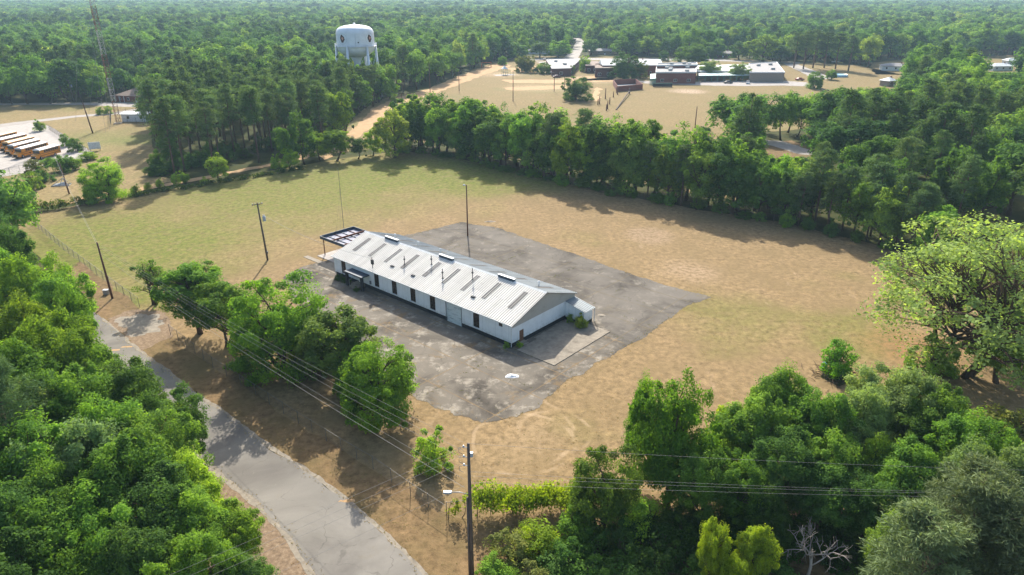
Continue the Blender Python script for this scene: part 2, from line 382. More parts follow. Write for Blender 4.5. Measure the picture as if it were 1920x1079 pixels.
ROW = GP([(676, 292), (760, 284), (850, 294), (950, 318), (1050, 342), (1150, 362), (1300, 390), (1450, 416), (1600, 448), (1780, 500), (2050, 590)])
FIELD = GP([(20, 410), (130, 388), (260, 364), (400, 341), (560, 311)]) + ROW + GP([(2350, 900)]) + [(60, 20), (20, 8), (-22, 8)] + GP([(640, 900), (420, 760), (300, 680), (190, 590), (60, 470)])
sheet('field', FIELD, 0.0, 'field_grass', seg=4, amp=1.2, freq=.15)
verge = GP([(150, 490), (262, 578), (330, 640), (560, 795), (690, 872), (850, 975), (1100, 990)]) + [(40, 40), (30, 14), (-14, 14)] + GP([(770, 1079), (642, 938), (412, 775), (237, 645), (175, 585), (110, 520)])
sheet('verge', verge, 0.006, 'verge_grass', seg=2, amp=1.0, freq=.3)

# road with its pale broken edges
RIGHT = GP([(189, 597), (237, 640), (267, 665), (315, 699), (347, 728), (412, 770), (492, 831), (563, 878), (642, 934), (703, 986), (792, 1075)])
LEFT = GP([(150, 640), (219, 700), (300, 775), (370, 845), (408, 883), (492, 948), (539, 1000), (591, 1075)])
u0 = Vector(RIGHT[0]) - Vector(RIGHT[3]); u0.normalize()
up_r = [tuple(Vector(RIGHT[0]) + u0*d) for d in (60, 30)]
up_l = [tuple(Vector(LEFT[0]) + u0*d) for d in (64, 34)]
u1 = Vector(RIGHT[-1]) - Vector(RIGHT[-3]); u1.normalize()
dn_r = [tuple(Vector(RIGHT[-1]) + u1*d) for d in (20, 45)]
dn_l = [tuple(Vector(LEFT[-1]) + u1*d + Vector((-.5, 0))*0) for d in (20, 45)]
RE = up_r + RIGHT + dn_r; LE = up_l + LEFT + dn_l
litter = [(x-16, y-2) for x, y in LE] 
sheet('leaf_ground', LE[::-1] + [(x-60, y-10) for x, y in LE], 0.003, 'leaf_litter', seg=3, amp=.8)
sheet('road', RE + LE[::-1], 0.02, 'road_asphalt', seg=.8, amp=.35, freq=.5)
def edge_strip(L, off0, off1, z):
    n_ = len(L); A = []; B = []
    for i in range(n_):
        a = Vector(L[max(i-1, 0)]); b = Vector(L[min(i+1, n_-1)]); d = (b-a).normalized(); q = Vector((-d.y, d.x))
        A.append((L[i][0]+q.x*off0, L[i][1]+q.y*off0)); B.append((L[i][0]+q.x*off1, L[i][1]+q.y*off1))
    return sheet('road_edge', A + B[::-1], z, 'concrete', seg=.6, amp=.22, freq=.9)
edge_strip(RE[2:], -.12, .38, .014); edge_strip(LE[5:], -.55, .15, .014)
sheet('gravel_drive', GP([(200, 598), (232, 584), (300, 582), (318, 598), (322, 630), (262, 662), (240, 640)]), .011, 'leaf_litter', seg=.8, amp=.9, freq=.5)
sheet('gravel_drive', GP([(215, 600), (245, 592), (296, 590), (306, 602), (300, 618), (262, 634), (240, 628)]), .016, 'concrete', seg=.4, amp=1.3, freq=.7)
for px_, py_ in ((238, 651), (213, 657), (650, 940)):
    a = G(px_, py_); sheet('road_patch', [(a[0]-.8, a[1]-.25), (a[0]+.8, a[1]-.1), (a[0]+.7, a[1]+.25), (a[0]-.7, a[1]+.15)], .024, 'sand_track', seg=.3, amp=.15, freq=1.3)

# paved yard round the warehouse: worn front, darker rear
YARD = GP([(528, 520), (560, 502), (622, 488), (690, 470), (985, 520), (1120, 600), (1175, 650), (1062, 716), (1010, 762), (968, 782), (905, 792), (845, 774), (792, 752), (700, 705), (610, 630), (548, 560)])
REAR = GP([(640, 500), (700, 452), (770, 440), (865, 417), (935, 428), (1010, 455), (1070, 474), (1200, 520), (1270, 542), (1336, 558), (1290, 575), (1262, 592), (1215, 625), (1170, 655), (1120, 680), (1060, 640), (950, 600)])
sheet('pavement', REAR, 0.014, 'rear_asphalt', seg=.3, amp=.45, freq=.6)
sheet('pavement', YARD, 0.020, 'yard_asphalt', seg=.3, amp=.65, freq=.6)

# sandy track behind the field and the open ground on the left
track = [G(*p) for p in [(-60, 405), (40, 392), (130, 379), (260, 356), (340, 342), (420, 326), (500, 311), (565, 296), (600, 280)]]
sheet('track', strip([tuple(p) for p in track], [2.5, 2.5, 3.2, 3.2, 3, 3, 3, 4, 5]), .018, 'sand_track', seg=1.5, amp=.7)
sheet('track', GP([(590, 288), (640, 258), (672, 232), (702, 203), (735, 186), (800, 168), (868, 140), (940, 116), (960, 124), (905, 142), (800, 182), (740, 198), (722, 220), (690, 246), (655, 264), (610, 300)]), .022, 'sand_track', seg=2, amp=1.6, freq=.2)
LAWN = GP([(-80, 415), (-80, 196), (60, 196), (250, 194), (300, 200), (285, 250), (292, 330), (330, 338), (260, 356), (130, 379), (40, 392)])
sheet('lawn', LAWN, .004, 'lawn_grass', seg=4, amp=1.2, freq=.15)
sheet('lawn', GP([(590, 292), (700, 190), (760, 175), (800, 190), (735, 215), (690, 280)]), .008, 'lawn_grass', seg=4, amp=1.2, freq=.15)
LOT = GP([(-90, 330), (-60, 250), (0, 236), (50, 230), (92, 236), (130, 260), (176, 288), (160, 300), (128, 300), (60, 322), (0, 332)])
sheet('parking_lot', LOT, .012, 'gravel', seg=1.5, amp=.7)
drv = [G(*p) for p in [(-60, 240), (0, 236), (70, 227), (140, 219), (215, 213), (262, 207), (300, 203)]]
sheet('driveway', strip([tuple(p) for p in drv], [8, 8, 6, 5, 6, 10, 9]), .016, 'pale_road', seg=1.5, amp=.4)
sheet('driveway', GP([(-60, 194), (150, 193), (240, 192), (300, 196), (300, 204), (215, 200), (150, 197), (-60, 198)]), .016, 'pale_road', seg=2, amp=.5)

# school grounds
back = [(x, y+15) for x, y in ROW[1:8]]
SCHOOL = GP([(690, 214), (735, 186), (800, 168), (868, 138), (940, 112), (1010, 106), (1060, 106), (1200, 107), (1330, 108), (1480, 116), (1600, 122), (1690, 140), (1705, 168), (1640, 205), (1570, 228), (1500, 243), (1400, 248), (1345, 262)]) + back[::-1]
sheet('school_field', SCHOOL, .006, 'school_grass', seg=5, amp=2.0, freq=.1)
rd = [G(*p) for p in [(1010, 118), (1062, 116), (1074, 105), (1084, 90), (1088, 80), (1082, 72)]]
sheet('road', strip([tuple(p) for p in rd], [14, 11, 10, 9, 8, 8]), .07, 'pale_road', seg=3, amp=.5)
sheet('driveway', GP([(980, 111), (1040, 109), (1240, 110), (1330, 111), (1500, 117), (1500, 120), (1330, 114.5), (1100, 113), (985, 114)]), .055, 'pale_road', seg=3, amp=1.0)
sheet('driveway', GP([(1300, 154), (1360, 152), (1470, 152), (1512, 155), (1530, 163), (1470, 161), (1400, 162), (1330, 161), (1210, 157), (1190, 152)]), .05, 'pale_road', seg=3, amp=.8)
sheet('driveway', GP([(1465, 118), (1485, 117), (1540, 138), (1560, 148), (1530, 150), (1490, 130)]), .055, 'pale_road', seg=3, amp=.8)
for q in ([(1108, 186), (1118, 164), (1127, 166), (1120, 190)], [(945, 150), (1060, 150), (1150, 146), (1150, 153), (1050, 157), (955, 156)], [(940, 165), (1060, 160), (1100, 163), (1050, 168), (960, 170)],
          [(950, 128), (1000, 124), (1028, 130), (1010, 137), (960, 136)], [(1080, 145), (1150, 141), (1158, 150), (1090, 152)]):
    sheet('bare_sand', GP(q), .03, 'sand_track', seg=2, amp=2.2, freq=.16)
sheet('driveway', GP([(1430, 262), (1470, 266), (1520, 282), (1532, 292), (1500, 290), (1440, 272)]), .03, 'pale_road', seg=2, amp=.8)
GLADE = GP([(1425, 266), (1480, 264), (1540, 280), (1565, 304), (1490, 316), (1430, 290)])
sheet('lawn', GLADE, .006, 'verge_grass', seg=3, amp=1.5)
YARDS = [GP([(1630, 118), (1700, 112), (1990, 100), (1990, 122), (1900, 140), (1760, 142), (1640, 140)]), GP([(1330, 98), (1420, 100), (1420, 108), (1330, 108)])]
sheet('lawn', YARDS[0], .006, 'school_grass', seg=5, amp=2)
STRIPF = GP([(860, 12), (1110, 10), (1140, 7), (900, 7)])
sheet('far_field', STRIPF, .3, 'lawn_grass', seg=40, amp=20, freq=.01)
FARROAD = strip([tuple(p) for p in rd], [26, 26, 22, 17, 15, 15])
PINES = GP([(272, 240), (280, 338), (330, 342), (470, 320), (560, 300), (640, 258), (672, 232), (690, 205), (620, 195), (430, 190), (300, 205)])
MASTYARD = GP([(190, 245), (300, 245), (300, 190), (190, 196)])
TRACKCLR = strip([tuple(p) for p in track], 10)
CLEAR = [TRACKCLR, FIELD, LAWN, SCHOOL, GLADE, STRIPF, FARROAD, MASTYARD] + YARDS
CLEAR.append(GP([(590, 300), (645, 262), (690, 200), (800, 164), (940, 114), (960, 126), (805, 190), (770, 250), (750, 290), (676, 296)]))
# ------------------------------------------------------------ trees
def leaf_cloud(rng, C, Rad, N, size, asp=0.55, squash=0.8, up=0.25, needle=False, ctr=None, nb=.8):
    """rhombic leaves spread over clumps; C (k,3) centres, Rad (k,), N leaves per clump"""
    k = len(C); idx = np.repeat(np.arange(k), N); n = len(idx)
    d = rng.normal(size=(n, 3)); d[:, 2] += up; d /= np.linalg.norm(d, axis=1)[:, None]
    rr = Rad[idx] * (0.3 + 0.7 * rng.random(n) ** 0.5) * (1 + 0.22*np.abs(rng.normal(size=n)))
    sq = rng.uniform(.62, 1.35, (k, 3)) * np.array([1, 1, squash])          # every spray its own lopsided shape
    P = C[idx] + d * rr[:, None] * sq[idx]
    nr = d * (nb if not needle else 0.1) + rng.normal(size=(n, 3)) * 0.5 + np.array([0, 0, 0.35])
    if ctr is not None: nr += (P - ctr[:3]) / ctr[3] * nb * .8; nr /= np.linalg.norm(nr, axis=1)[:, None]
    t = (d * 0.9 if needle else d*0.35) + rng.normal(size=(n, 3)) * (0.35 if needle else 0.8)
    t -= nr * (t * nr).sum(1)[:, None]; t /= np.linalg.norm(t, axis=1)[:, None] + 1e-9
    b = np.cross(nr, t); L = (size * rng.uniform(.7, 1.4, k)[idx] * (0.6 + 0.8 * rng.random(n)))[:, None]; W = L * asp * 0.5
    v0 = P - t*L*0.5; v2 = P + t*L*0.5; v1 = P + b*W + nr*W*0.35; v3 = P - b*W + nr*W*0.35
    V = np.stack([v0, v1, v2, v3], 1).reshape(-1, 3); Q = np.arange(n*4).reshape(-1, 4)
    cs = rng.random(k); sh = np.clip(cs[idx]*0.55 + rng.random(n)*0.45, 0, 1)
    return V, Q, sh
def limb_path(a, b, rng, sag=0.1, n=4):
    a = np.array(a, float); b = np.array(b, float); L = np.linalg.norm(b-a); pts = []
    off = rng.normal(size=3)*L*0.07; off[2] += L*sag
    for i in range(n+1):
        t = i/n; pts.append(tuple(a+(b-a)*t + off*math.sin(math.pi*t)))
    return pts
PROTO = {}
def proto(key, H, Rr, kind, seed, nclump, per, size, leafmat, barkmat, crown_lo=0.3, bushy=False, clump=(.2, .34), fill=0.3, limbs=12, asp=.55, trunks=1, girth=.022, nb=.45):
    rng = np.random.default_rng(seed); m = MB(); C = []; Rad = []
    if kind == 'broad':
        cz = H*(crown_lo+1)/2; az = H*(1-crown_lo)/2
        ph = rng.random(6)*6.28
        for i in range(nclump):
            d = rng.normal(size=3); d /= np.linalg.norm(d)
            if not bushy and d[2] < -0.35 and rng.random() < .6: d[2] = abs(d[2])
            th = math.atan2(d[1], d[0]); lob = 1 + .16*math.sin(2*th+ph[0]) + .12*math.sin(3*th+ph[1]+2*d[2]) + .12*math.sin(5*d[2]+ph[2])
            if bushy and d[2] < 0: d[:2] *= math.sqrt(1-(.65*d[2])**2)/max(math.hypot(d[0], d[1]), .2)
            f_ = (rng.uniform(.72, .95) if rng.random() > fill else rng.uniform(.25, .65))*lob
            cr = Rr*rng.uniform(*clump)
            if rng.random() < .22 and size < .6: f_ = rng.uniform(.8, .97)*lob; cr = Rr*rng.uniform(.09, .14)   # sprays that break the outline
            wz = 1.0 if d[2] > 0 else .85
            C.append([d[0]*f_*(Rr-cr*.6), d[1]*f_*(Rr-cr*.6), cz + d[2]*f_*wz*(az-cr*.4)]); Rad.append(cr)
        C = np.array(C); Rad = np.array(Rad); 
        zb = max(0, H*crown_lo); C[:, 2] = zb + (C[:, 2]-zb)*(H-zb)/max(.1, (C[:, 2]+Rad*.85).max()-zb)      # true height and spread
        C[:, :2] *= Rr/np.percentile(np.hypot(C[:, 0], C[:, 1])+Rad*.8, 96); C[:, 2] = np.maximum(C[:, 2], Rad*.7)
        r0 = H*girth
        for tk in range(trunks):
            a = rng.random()*6.28; lean = (0 if trunks == 1 else Rr*.28)
            top = np.array([math.cos(a)*lean + rng.normal()*.25, math.sin(a)*lean + rng.normal()*.25, H*.72]); base = np.array([math.cos(a)*lean*.25, math.sin(a)*lean*.25, -.15])
            pt = limb_path(base, top, rng, 0, 6); rr = [r0*1.45] + [r0*(1-.13*i) for i in range(1, 7)]
            m.tube(pt, rr, 7)
            for j in rng.choice(len(C), min(limbs, len(C)), replace=False):
                c = C[j]; t = min(.9, max(.22, (c[2]/H)*.62 + rng.uniform(-.05, .08)))/.72*.72
                q = np.array(base)+(top-base)*min(t/.72*.9, .98); 
                if c[2] < q[2]-.5: q = base+(top-base)*max(.25, c[2]/top[2]*.8)
                lp = limb_path(q, c, rng, .06, 4); m.tube(lp, [r0*.5*(1-.2*i) for i in range(5)], 5)
                for e in range(2):
                    j2 = np.argsort(np.linalg.norm(C-c, axis=1))[1+e]
                    m.tube(limb_path(lp[2], C[j2], rng, .05, 3), [r0*.28, r0*.2, r0*.14, r0*.07], 4)
        V, Q, sh = leaf_cloud(rng, C, Rad, per, size, asp, ctr=np.array([0, 0, H*.45, Rr]), nb=nb)
    elif kind == 'pine':
        m.tube([(0, 0, -.15), (rng.normal()*.1, rng.normal()*.1, H*.35), (rng.normal()*.2, rng.normal()*.2, H*.7), (0, 0, H*.98)], [H*.013, H*.011, H*.008, .03], 7)
        for i in range(nclump):
            t = rng.random()**.8; z = H*(crown_lo + (1-crown_lo)*t*.97); prof = (math.sin(math.pi*min(1, (.18+.82*(1-t))**.9*.62))*1.05)*(.6+.4*rng.random())
            a = rng.random()*6.283; rad = Rr*prof*rng.uniform(.45, 1.0)
            c = np.array([math.cos(a)*rad, math.sin(a)*rad, z + rad*.12]); C.append(c); Rad.append(Rr*rng.uniform(*clump)*(.7+.5*prof))
            if i % 2 == 0: m.tube(limb_path((0, 0, z-rad*.15), c, rng, .04, 3), [.09, .07, .05, .02], 4)
        for i in range(limbs):                                    # dead stubs below the crown
            a = rng.random()*6.28; z = H*rng.uniform(crown_lo*.5, crown_lo); L = rng.uniform(.5, 1.6); m.tube([(0, 0, z), (math.cos(a)*L, math.sin(a)*L, z+.1)], [.04, .015], 4)
        C = np.array(C); Rad = np.array(Rad); V, Q, sh = leaf_cloud(rng, C, Rad, per, size, asp, .62, .35, True)
    crown = np_mesh('crown_'+key, V, Q, [MAT[leafmat]], sh); trunk = m.mesh('trunk_'+key, MAT[barkmat], True)
    PROTO[key] = (crown, trunk, H, Rr); return key

BN = [proto('bn%d' % i, 14, 5.2, 'broad', 100+i, 150, 300, .25, 'leaf', 'bark', crown_lo=(.1, .16, .06, .2)[i], clump=(.13, .25), limbs=16) for i in range(4)]
BB = [proto('bb%d' % i, 11, 5.0, 'broad', 150+i, 150, 270, .24, 'leaf', 'bark', crown_lo=(-.2, .0)[i], bushy=True, clump=(.13, .25), limbs=14, trunks=2) for i in range(2)]
BM = [proto('bm%d' % i, 14, 5.0, 'broad', 200+i, 75, 110, .50, 'leaf', 'bark', crown_lo=(.04, .0, .12, .08, .02)[i], bushy=True, clump=(.17, .30), limbs=9) for i in range(5)]
BS = [proto('bs%d' % i, 4, 2.2, 'broad', 300+i, 46, 130, .19, 'leaf', 'bark', crown_lo=-.28, bushy=True, clump=(.2, .34), limbs=10, trunks=3) for i in range(3)]
PK = [proto('pk', 17, 8.6, 'broad', 411, 230, 80, .27, 'leaf', 'bark', crown_lo=.1, bushy=True, clump=(.08, .15), fill=.3, limbs=34, trunks=3, girth=.013)]
SC = [proto('sc', 8, 3.2, 'broad', 421, 30, 90, .26, 'leaf', 'bark', crown_lo=.15, clump=(.12, .22), fill=.4, limbs=14, trunks=2)]
LT = [proto('lt%d' % i, 10, 4.2, 'broad', 430+i, 90, 200, .26, 'leaf', 'bark', crown_lo=.22, clump=(.13, .22), fill=.3, limbs=16, trunks=2) for i in range(2)]
PN = [proto('pn%d' % i, 19, 3.6, 'pine', 500+i, 110, 300, .34, 'needle', 'pine_bark', crown_lo=.45, clump=(.17, .30), limbs=8, asp=.16) for i in range(2)]
PM = [proto('pm%d' % i, 20, 3.4, 'pine', 600+i, 60, 80, .66, 'needle', 'pine_bark', crown_lo=(.42, .5, .36)[i], clump=(.2, .34), limbs=8, asp=.24) for i in range(3)]

TREES = 0
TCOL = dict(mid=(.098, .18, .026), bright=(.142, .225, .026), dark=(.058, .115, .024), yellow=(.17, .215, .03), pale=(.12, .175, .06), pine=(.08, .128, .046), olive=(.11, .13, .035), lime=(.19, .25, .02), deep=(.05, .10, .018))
trng = random.Random(7)
def tree(name, label, key, x, y, h, r_, col, group=None, cat='tree', rz=None):
    global TREES
    crown, trunk, H0, R0 = PROTO[key]
    e = empty(name, (x, y, 0.0), trng.uniform(0, 6.28) if rz is None else rz, label, cat, group)
    r_ *= 1.04; e.scale = (r_/R0, r_/R0, h/H0)
    link('trunk', trunk, e); c = link('crown', crown, e)
    cc = [q*1.4 for q in (TCOL[col] if isinstance(col, str) else col)]; j = trng.uniform(.72, 1.25)
    c.color = (cc[0]*j*trng.uniform(.93, 1.07), cc[1]*j, cc[2]*j*trng.uniform(.9, 1.1), 1)
    TREES += (cat == 'tree'); return e
def tree_top(name, label, key, tx, ty, h, r_, col, group=None, cat='tree'):
    """tree whose crown top stands at survey pixel tx,ty"""
    p = G(tx, ty, h*.97); return tree(name, label, key, p[0], p[1], h, r_, col, group, cat)
def tree_base(name, label, key, bx, by, ty, wpx, col, group=None, cat='tree'):
    p = G(bx, by); h = height_at(bx, by, ty); D = math.hypot(p[1], CAM_H - h*.5, p[0]) ; return tree(name, label, key, p[0], p[1], h, wpx/2*D/FPX*1.02, col, group, cat)

# woods on the near left side of the road
g_ = 'trees of the wood on the far side of the road from the warehouse'
WL = [(20, 405, 15, 4.6, 'mid', 0), (92, 432, 14, 4.2, 'dark', 1), (52, 478, 15, 4.2, 'bright', 2), (-30, 470, 15, 5, 'mid', 3), (120, 520, 14, 4, 'mid', 1), (20, 560, 16, 4.6, 'bright', 0), (90, 590, 16, 4.4, 'bright', 2),
      (150, 650, 12, 3.6, 'mid', 1), (-10, 650, 16, 4.6, 'mid', 3), (60, 690, 15, 4, 'dark', 0), (20, 720, 14, 4, 'pale', 2), (120, 705, 14, 4.2, 'mid', 3), (225, 690, 12, 4, 'dark', 1), (190, 745, 14, 4.3, 'mid', 0), (300, 735, 11, 3.6, 'dark', 2),
      (372, 762, 9, 3.0, 'bright', 3), (275, 790, 12, 3.8, 'mid', 1), (110, 790, 14, 4.4, 'pale', 2), (340, 845, 10, 3.3, 'bright', 0), (20, 800, 14, 4, 'mid', 1), (200, 840, 13, 4, 'mid', 3), (70, 880, 13, 4.0, 'mid', 0),
      (280, 900, 11, 3.6, 'dark', 1), (160, 930, 12, 3.8, 'mid', 2), (345, 930, 10, 3.2, 'mid', 3), (430, 960, 7, 2.6, 'bright', 1), (40, 960, 12, 3.8, 'mid', 3), (240, 990, 11, 3.5, 'dark', 0), (330, 1010, 10, 3.2, 'mid', 2), (430, 1040, 7, 2.6, 'dark', 0), (-40, 900, 14, 4, 'dark', 2), (-30, 1040, 12, 4, 'dark', 1), (140, 1040, 10, 3.4, 'mid', 0)]
lbl = {'mid': 'leafy mid green tree in the dense wood across the road from the warehouse', 'dark': 'dark green tree in the dense wood across the road from the warehouse', 'bright': 'bright yellow-green leafed tree in the dense wood across the road', 'pale': 'pale grey-green tree in the dense wood across the road'}
ROADPOLY = RE + LE[::-1]
def off_road(x, y, mar=2.2):
    while any(inpoly(x+dx, y+dy, ROADPOLY) for dx in (0, mar) for dy in (-mar, 0, mar)): x -= .5
    return x, y
for tx, ty, h, r_, c_, k in WL:
    q = G(tx, ty, h*.97); q = off_road(*q); tree('broadleaf_tree', lbl[c_], BN[k], q[0], q[1], h, r_*.98, c_, g_)
p = G(-20, 700, 17); tree('pine_tree', 'tall dark pine standing inside the roadside wood', PN[0], p[0], p[1], 18, 3.2, 'pine')
tree_top('shrub', 'round olive green bush below the roadside wood', BS[0], 130, 1048, 4, 3.0, 'olive', cat='shrub')

# trees between road and warehouse yard
tree_base('broadleaf_tree', 'scraggly half bare tree beside the gravel drive entrance', SC[0], 290, 572, 487, 78, 'mid')
tree_base('broadleaf_tree', 'open crowned tree with crooked trunks beside the scraggly one', LT[0], 372, 625, 497, 130, 'mid')
tree_base('broadleaf_tree', 'thin leafed tree with dark forked trunk next to the dense round tree', LT[1], 428, 646, 535, 120, 'mid')
tree_base('broadleaf_tree', 'dense round dark based tree with vivid green top by the yard', BB[0], 530, 690, 515, 170, (.088, .168, .02))
tree_base('broadleaf_tree', 'airy light green tree between two denser trees by the yard', LT[1], 640, 718, 585, 148, (.12, .185, .036))
tree_base('broadleaf_tree', 'twin topped bright green tree at the corner of the yard', BB[1], 718, 790, 636, 150, (.10, .175, .02))
tree_base('shrub', 'small bright green shrub on the fence line near the power pole', BS[1], 815, 878, 806, 78, 'bright', cat='shrub')
tree_base('shrub', 'grey-green sapling hidden between the yard trees', BS[2], 590, 700, 640, 80, 'pale', cat='shrub')

for px_, py_, ty_, w_, c_, lb_ in ((590, 682, 590, 100, 'bright', 'bushy light tree between the dense round and the airy tree'), (672, 745, 648, 96, 'mid', 'leafy tree closing up to the twin topped corner tree')):
    tree_base('broadleaf_tree', lb_, BB[px_ % 2], px_, py_, ty_, w_, c_)
# trees and bushes in the near right corner
tree_base('broadleaf_tree', 'tall vivid green tree with a detached side lobe beside the field', BB[1], 1248, 940, 690, 158, (.095, .18, .018))
tree_base('broadleaf_tree', 'small vivid green tree leaning out beside the tall vivid one', BN[0], 1192, 900, 700, 70, (.07, .165, .016))
tree_base('shrub', 'tall dark bush wrapped in vines at the fence end', BB[0], 1128, 1000, 835, 130, (.078, .125, .022), cat='shrub')
tree_base('shrub', 'lime yellow leafed young tree between the green trees', BS[0], 1352, 900, 768, 90, 'lime', cat='shrub')
g_ = 'trees in the thicket along the near side of the field'
RT = [(1470, 688, 12, 4.2, 'mid', 0), (1420, 750, 11, 3.8, 'mid', 3), (1545, 740, 11, 3.6, 'mid', 1), (1690, 683, 12.5, 4.6, 'pale', 2), (1640, 725, 12, 4.2, 'pale', 0), (1765, 735, 11.5, 4.2, 'mid', 3), (1570, 800, 10, 3.5, 'mid', 2), (1835, 790, 11, 4.0, 'mid', 1),
      (1480, 820, 10, 3.4, 'dark', 1), (1655, 815, 9, 3.0, 'bright', 0), (1395, 850, 9, 3.0, 'mid', 2), (1720, 840, 10, 3.6, 'mid', 3), (1330, 860, 8.5, 2.8, 'mid', 1), (1560, 880, 8.5, 3.2, 'dark', 3), (1450, 910, 7.5, 2.8, 'dark', 0), (1780, 880, 9, 3.2, 'dark', 2), (1640, 905, 8, 3.0, 'dark', 1)]
for tx, ty, h, r_, c_, k in RT: tree_top('broadleaf_tree', {'mid': 'leafy mid green tree in the thicket beside the field', 'dark': 'dark lower tree inside the thicket beside the field', 'pale': 'pale silvery green tree in the thicket beside the field', 'bright': 'bright green young tree in front of the thicket'}[c_], BN[k], tx, ty, h, r_*.92, c_, g_)
tree_base('pecan_tree', 'large spreading pecan tree with thin yellow-green leaves and visible limbs', PK[0], 1798, 700, 405, 345, (.16, .21, .065))
tree_top('pecan_tree', 'second thin leafed yellow-green tree beside the large pecan', PK[0], 1935, 470, 15, 7, (.13, .18, .055))
tree_base('shrub', 'dense dark shrub at the foot of the pecan tree', BS[1], 1742, 700, 628, 84, 'mid', cat='shrub')
tree_top('broadleaf_tree', 'round mid green tree to the side of the pecan', BN[0], 1905, 600, 9, 4.5, 'bright')
tree_base('shrub', 'vivid green shrub growing out of the brush pile', BS[2], 1566, 700, 640, 64, (.08, .19, .016), cat='shrub')
tree_top('shrub', 'dull olive brown round bush by the thicket', BS[0], 1905, 760, 6, 4.0, 'olive', cat='shrub')
# bottom edge
for tx, ty, h, r_, c_, lb in [(955, 1000, 2.6, 2.4, 'olive', 'olive scrub bush beside the power pole'), (1010, 985, 2.8, 2.2, 'lime', 'yellow-green scrub bush below the vine covered fence'), (1050, 1040, 2.4, 2.2, 'dark', 'dark scrub bush below the vine covered fence'),
                          (930, 1050, 2.2, 1.8, 'mid', 'low green scrub at the foot of the power pole'), (1205, 930, 4.5, 2.2, 'bright', 'bright green bush at the foot of the tall vivid tree'), (1180, 1010, 3.5, 2.4, 'deep', 'deep green bush under the vine wrapped one'), (1080, 960, 3.6, 2.0, 'mid', 'mid green bush against the fence end'), (1290, 980, 3.2, 2.2, 'deep', 'deep green undergrowth below the tall vivid tree'),
                          (1400, 1000, 3, 2.2, 'deep', 'deep green undergrowth behind the lime saplings'), (1570, 985, 3.2, 2.2, 'deep', 'deep green undergrowth beside the bare dead tree')]:
    tree_top('shrub', lb, BS[int(tx) % 3], tx, ty, h, r_, c_, cat='shrub')
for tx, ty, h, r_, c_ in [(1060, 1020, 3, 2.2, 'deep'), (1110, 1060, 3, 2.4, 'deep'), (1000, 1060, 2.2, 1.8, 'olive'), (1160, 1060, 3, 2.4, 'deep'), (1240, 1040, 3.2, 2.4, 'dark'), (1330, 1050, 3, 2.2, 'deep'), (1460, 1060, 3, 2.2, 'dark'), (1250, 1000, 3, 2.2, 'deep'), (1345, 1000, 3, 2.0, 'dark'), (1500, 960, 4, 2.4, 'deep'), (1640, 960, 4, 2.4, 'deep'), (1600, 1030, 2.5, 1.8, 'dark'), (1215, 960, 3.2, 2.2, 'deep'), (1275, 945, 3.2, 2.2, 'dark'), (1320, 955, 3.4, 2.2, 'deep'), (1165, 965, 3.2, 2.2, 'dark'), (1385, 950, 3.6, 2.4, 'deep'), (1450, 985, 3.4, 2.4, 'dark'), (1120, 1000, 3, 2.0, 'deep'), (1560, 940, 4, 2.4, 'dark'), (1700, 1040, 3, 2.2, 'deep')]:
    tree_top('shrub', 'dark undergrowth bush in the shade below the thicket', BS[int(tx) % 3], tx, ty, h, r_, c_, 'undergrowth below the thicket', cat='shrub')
tree_top('sapling', 'upright lime yellow sapling in front of the thicket', BN[1], 1345, 985, 8, 1.3, 'lime')
tree_top('sapling', 'broader lime yellow sapling beside the bare dead tree', BN[3], 1425, 990, 7.5, 1.6, 'lime')
tree_top('sapling', 'low lime yellow sapling between the other two', BN[0], 1385, 1045, 6.5, 1.4, 'lime')
tree_top('broadleaf_tree', 'light yellow-green round tree beside the big pine', BN[2], 1715, 955, 10, 2.6, (.135, .20, .03))
tree_top('broadleaf_tree', 'pale blue-green tree behind the big pine', BN[0], 1835, 835, 12, 3.6, 'pale')
tree_top('broadleaf_tree', 'pale green tree at the side of the big pine', BN[3], 1910, 845, 12, 3.4, 'pale')
for tx, ty, h, lb in ((1850, 900, 17, 'big grey-green pine with dense needles at the corner of the woods'), (1760, 985, 15, 'smaller grey-green pine beside the big one'), (1925, 960, 16, 'dark pine behind the big one at the woods corner')):
    tree_top('pine_tree', lb, PN[tx % 2], tx, ty, h, 3.8, (.085, .115, .05))

# standing dead tree
def dead_tree(x, y, h, label):
    rng = np.random.default_rng(5); e = empty('dead_tree', (x, y, 0), 0, label, 'tree'); m = MB(); b = MB()
    m.tube([(0, 0, -.1), (.15, 0, h*.3), (.1, .2, h*.55)], [.16, .12, .08], 7)
    def grow(p, d, L, r_, dep):
        p = np.array(p); q = p + d*L; b.tube(limb_path(p, q, rng, .05, 3), [r_, r_*.85, r_*.7, r_*.5], 5)
        if dep == 0: return
        for k in range(3):
            d2 = d*.8 + rng.normal(size=3)*.55 + np.array([0, 0, .15]); d2 /= np.linalg.norm(d2); grow(p+(q-p)*rng.uniform(.5, 1), d2, L*rng.uniform(.55, .8), r_*.6, dep-1)
    for k in range(5):
        a = k*1.3; d = np.array([math.cos(a)*.8, math.sin(a)*.8, .75]); d /= np.linalg.norm(d); grow((.1, .1, h*(.3+.05*k)), d, h*.3, .07, 3)
    m.build('trunk', MAT['dead_wood'], e, True); b.build('branch', MAT['dead_wood'], e, True)
p = G(1520, 990, 5); dead_tree(p[0], p[1]-1, 6, 'bare grey dead tree with tangled branches in the undergrowth')
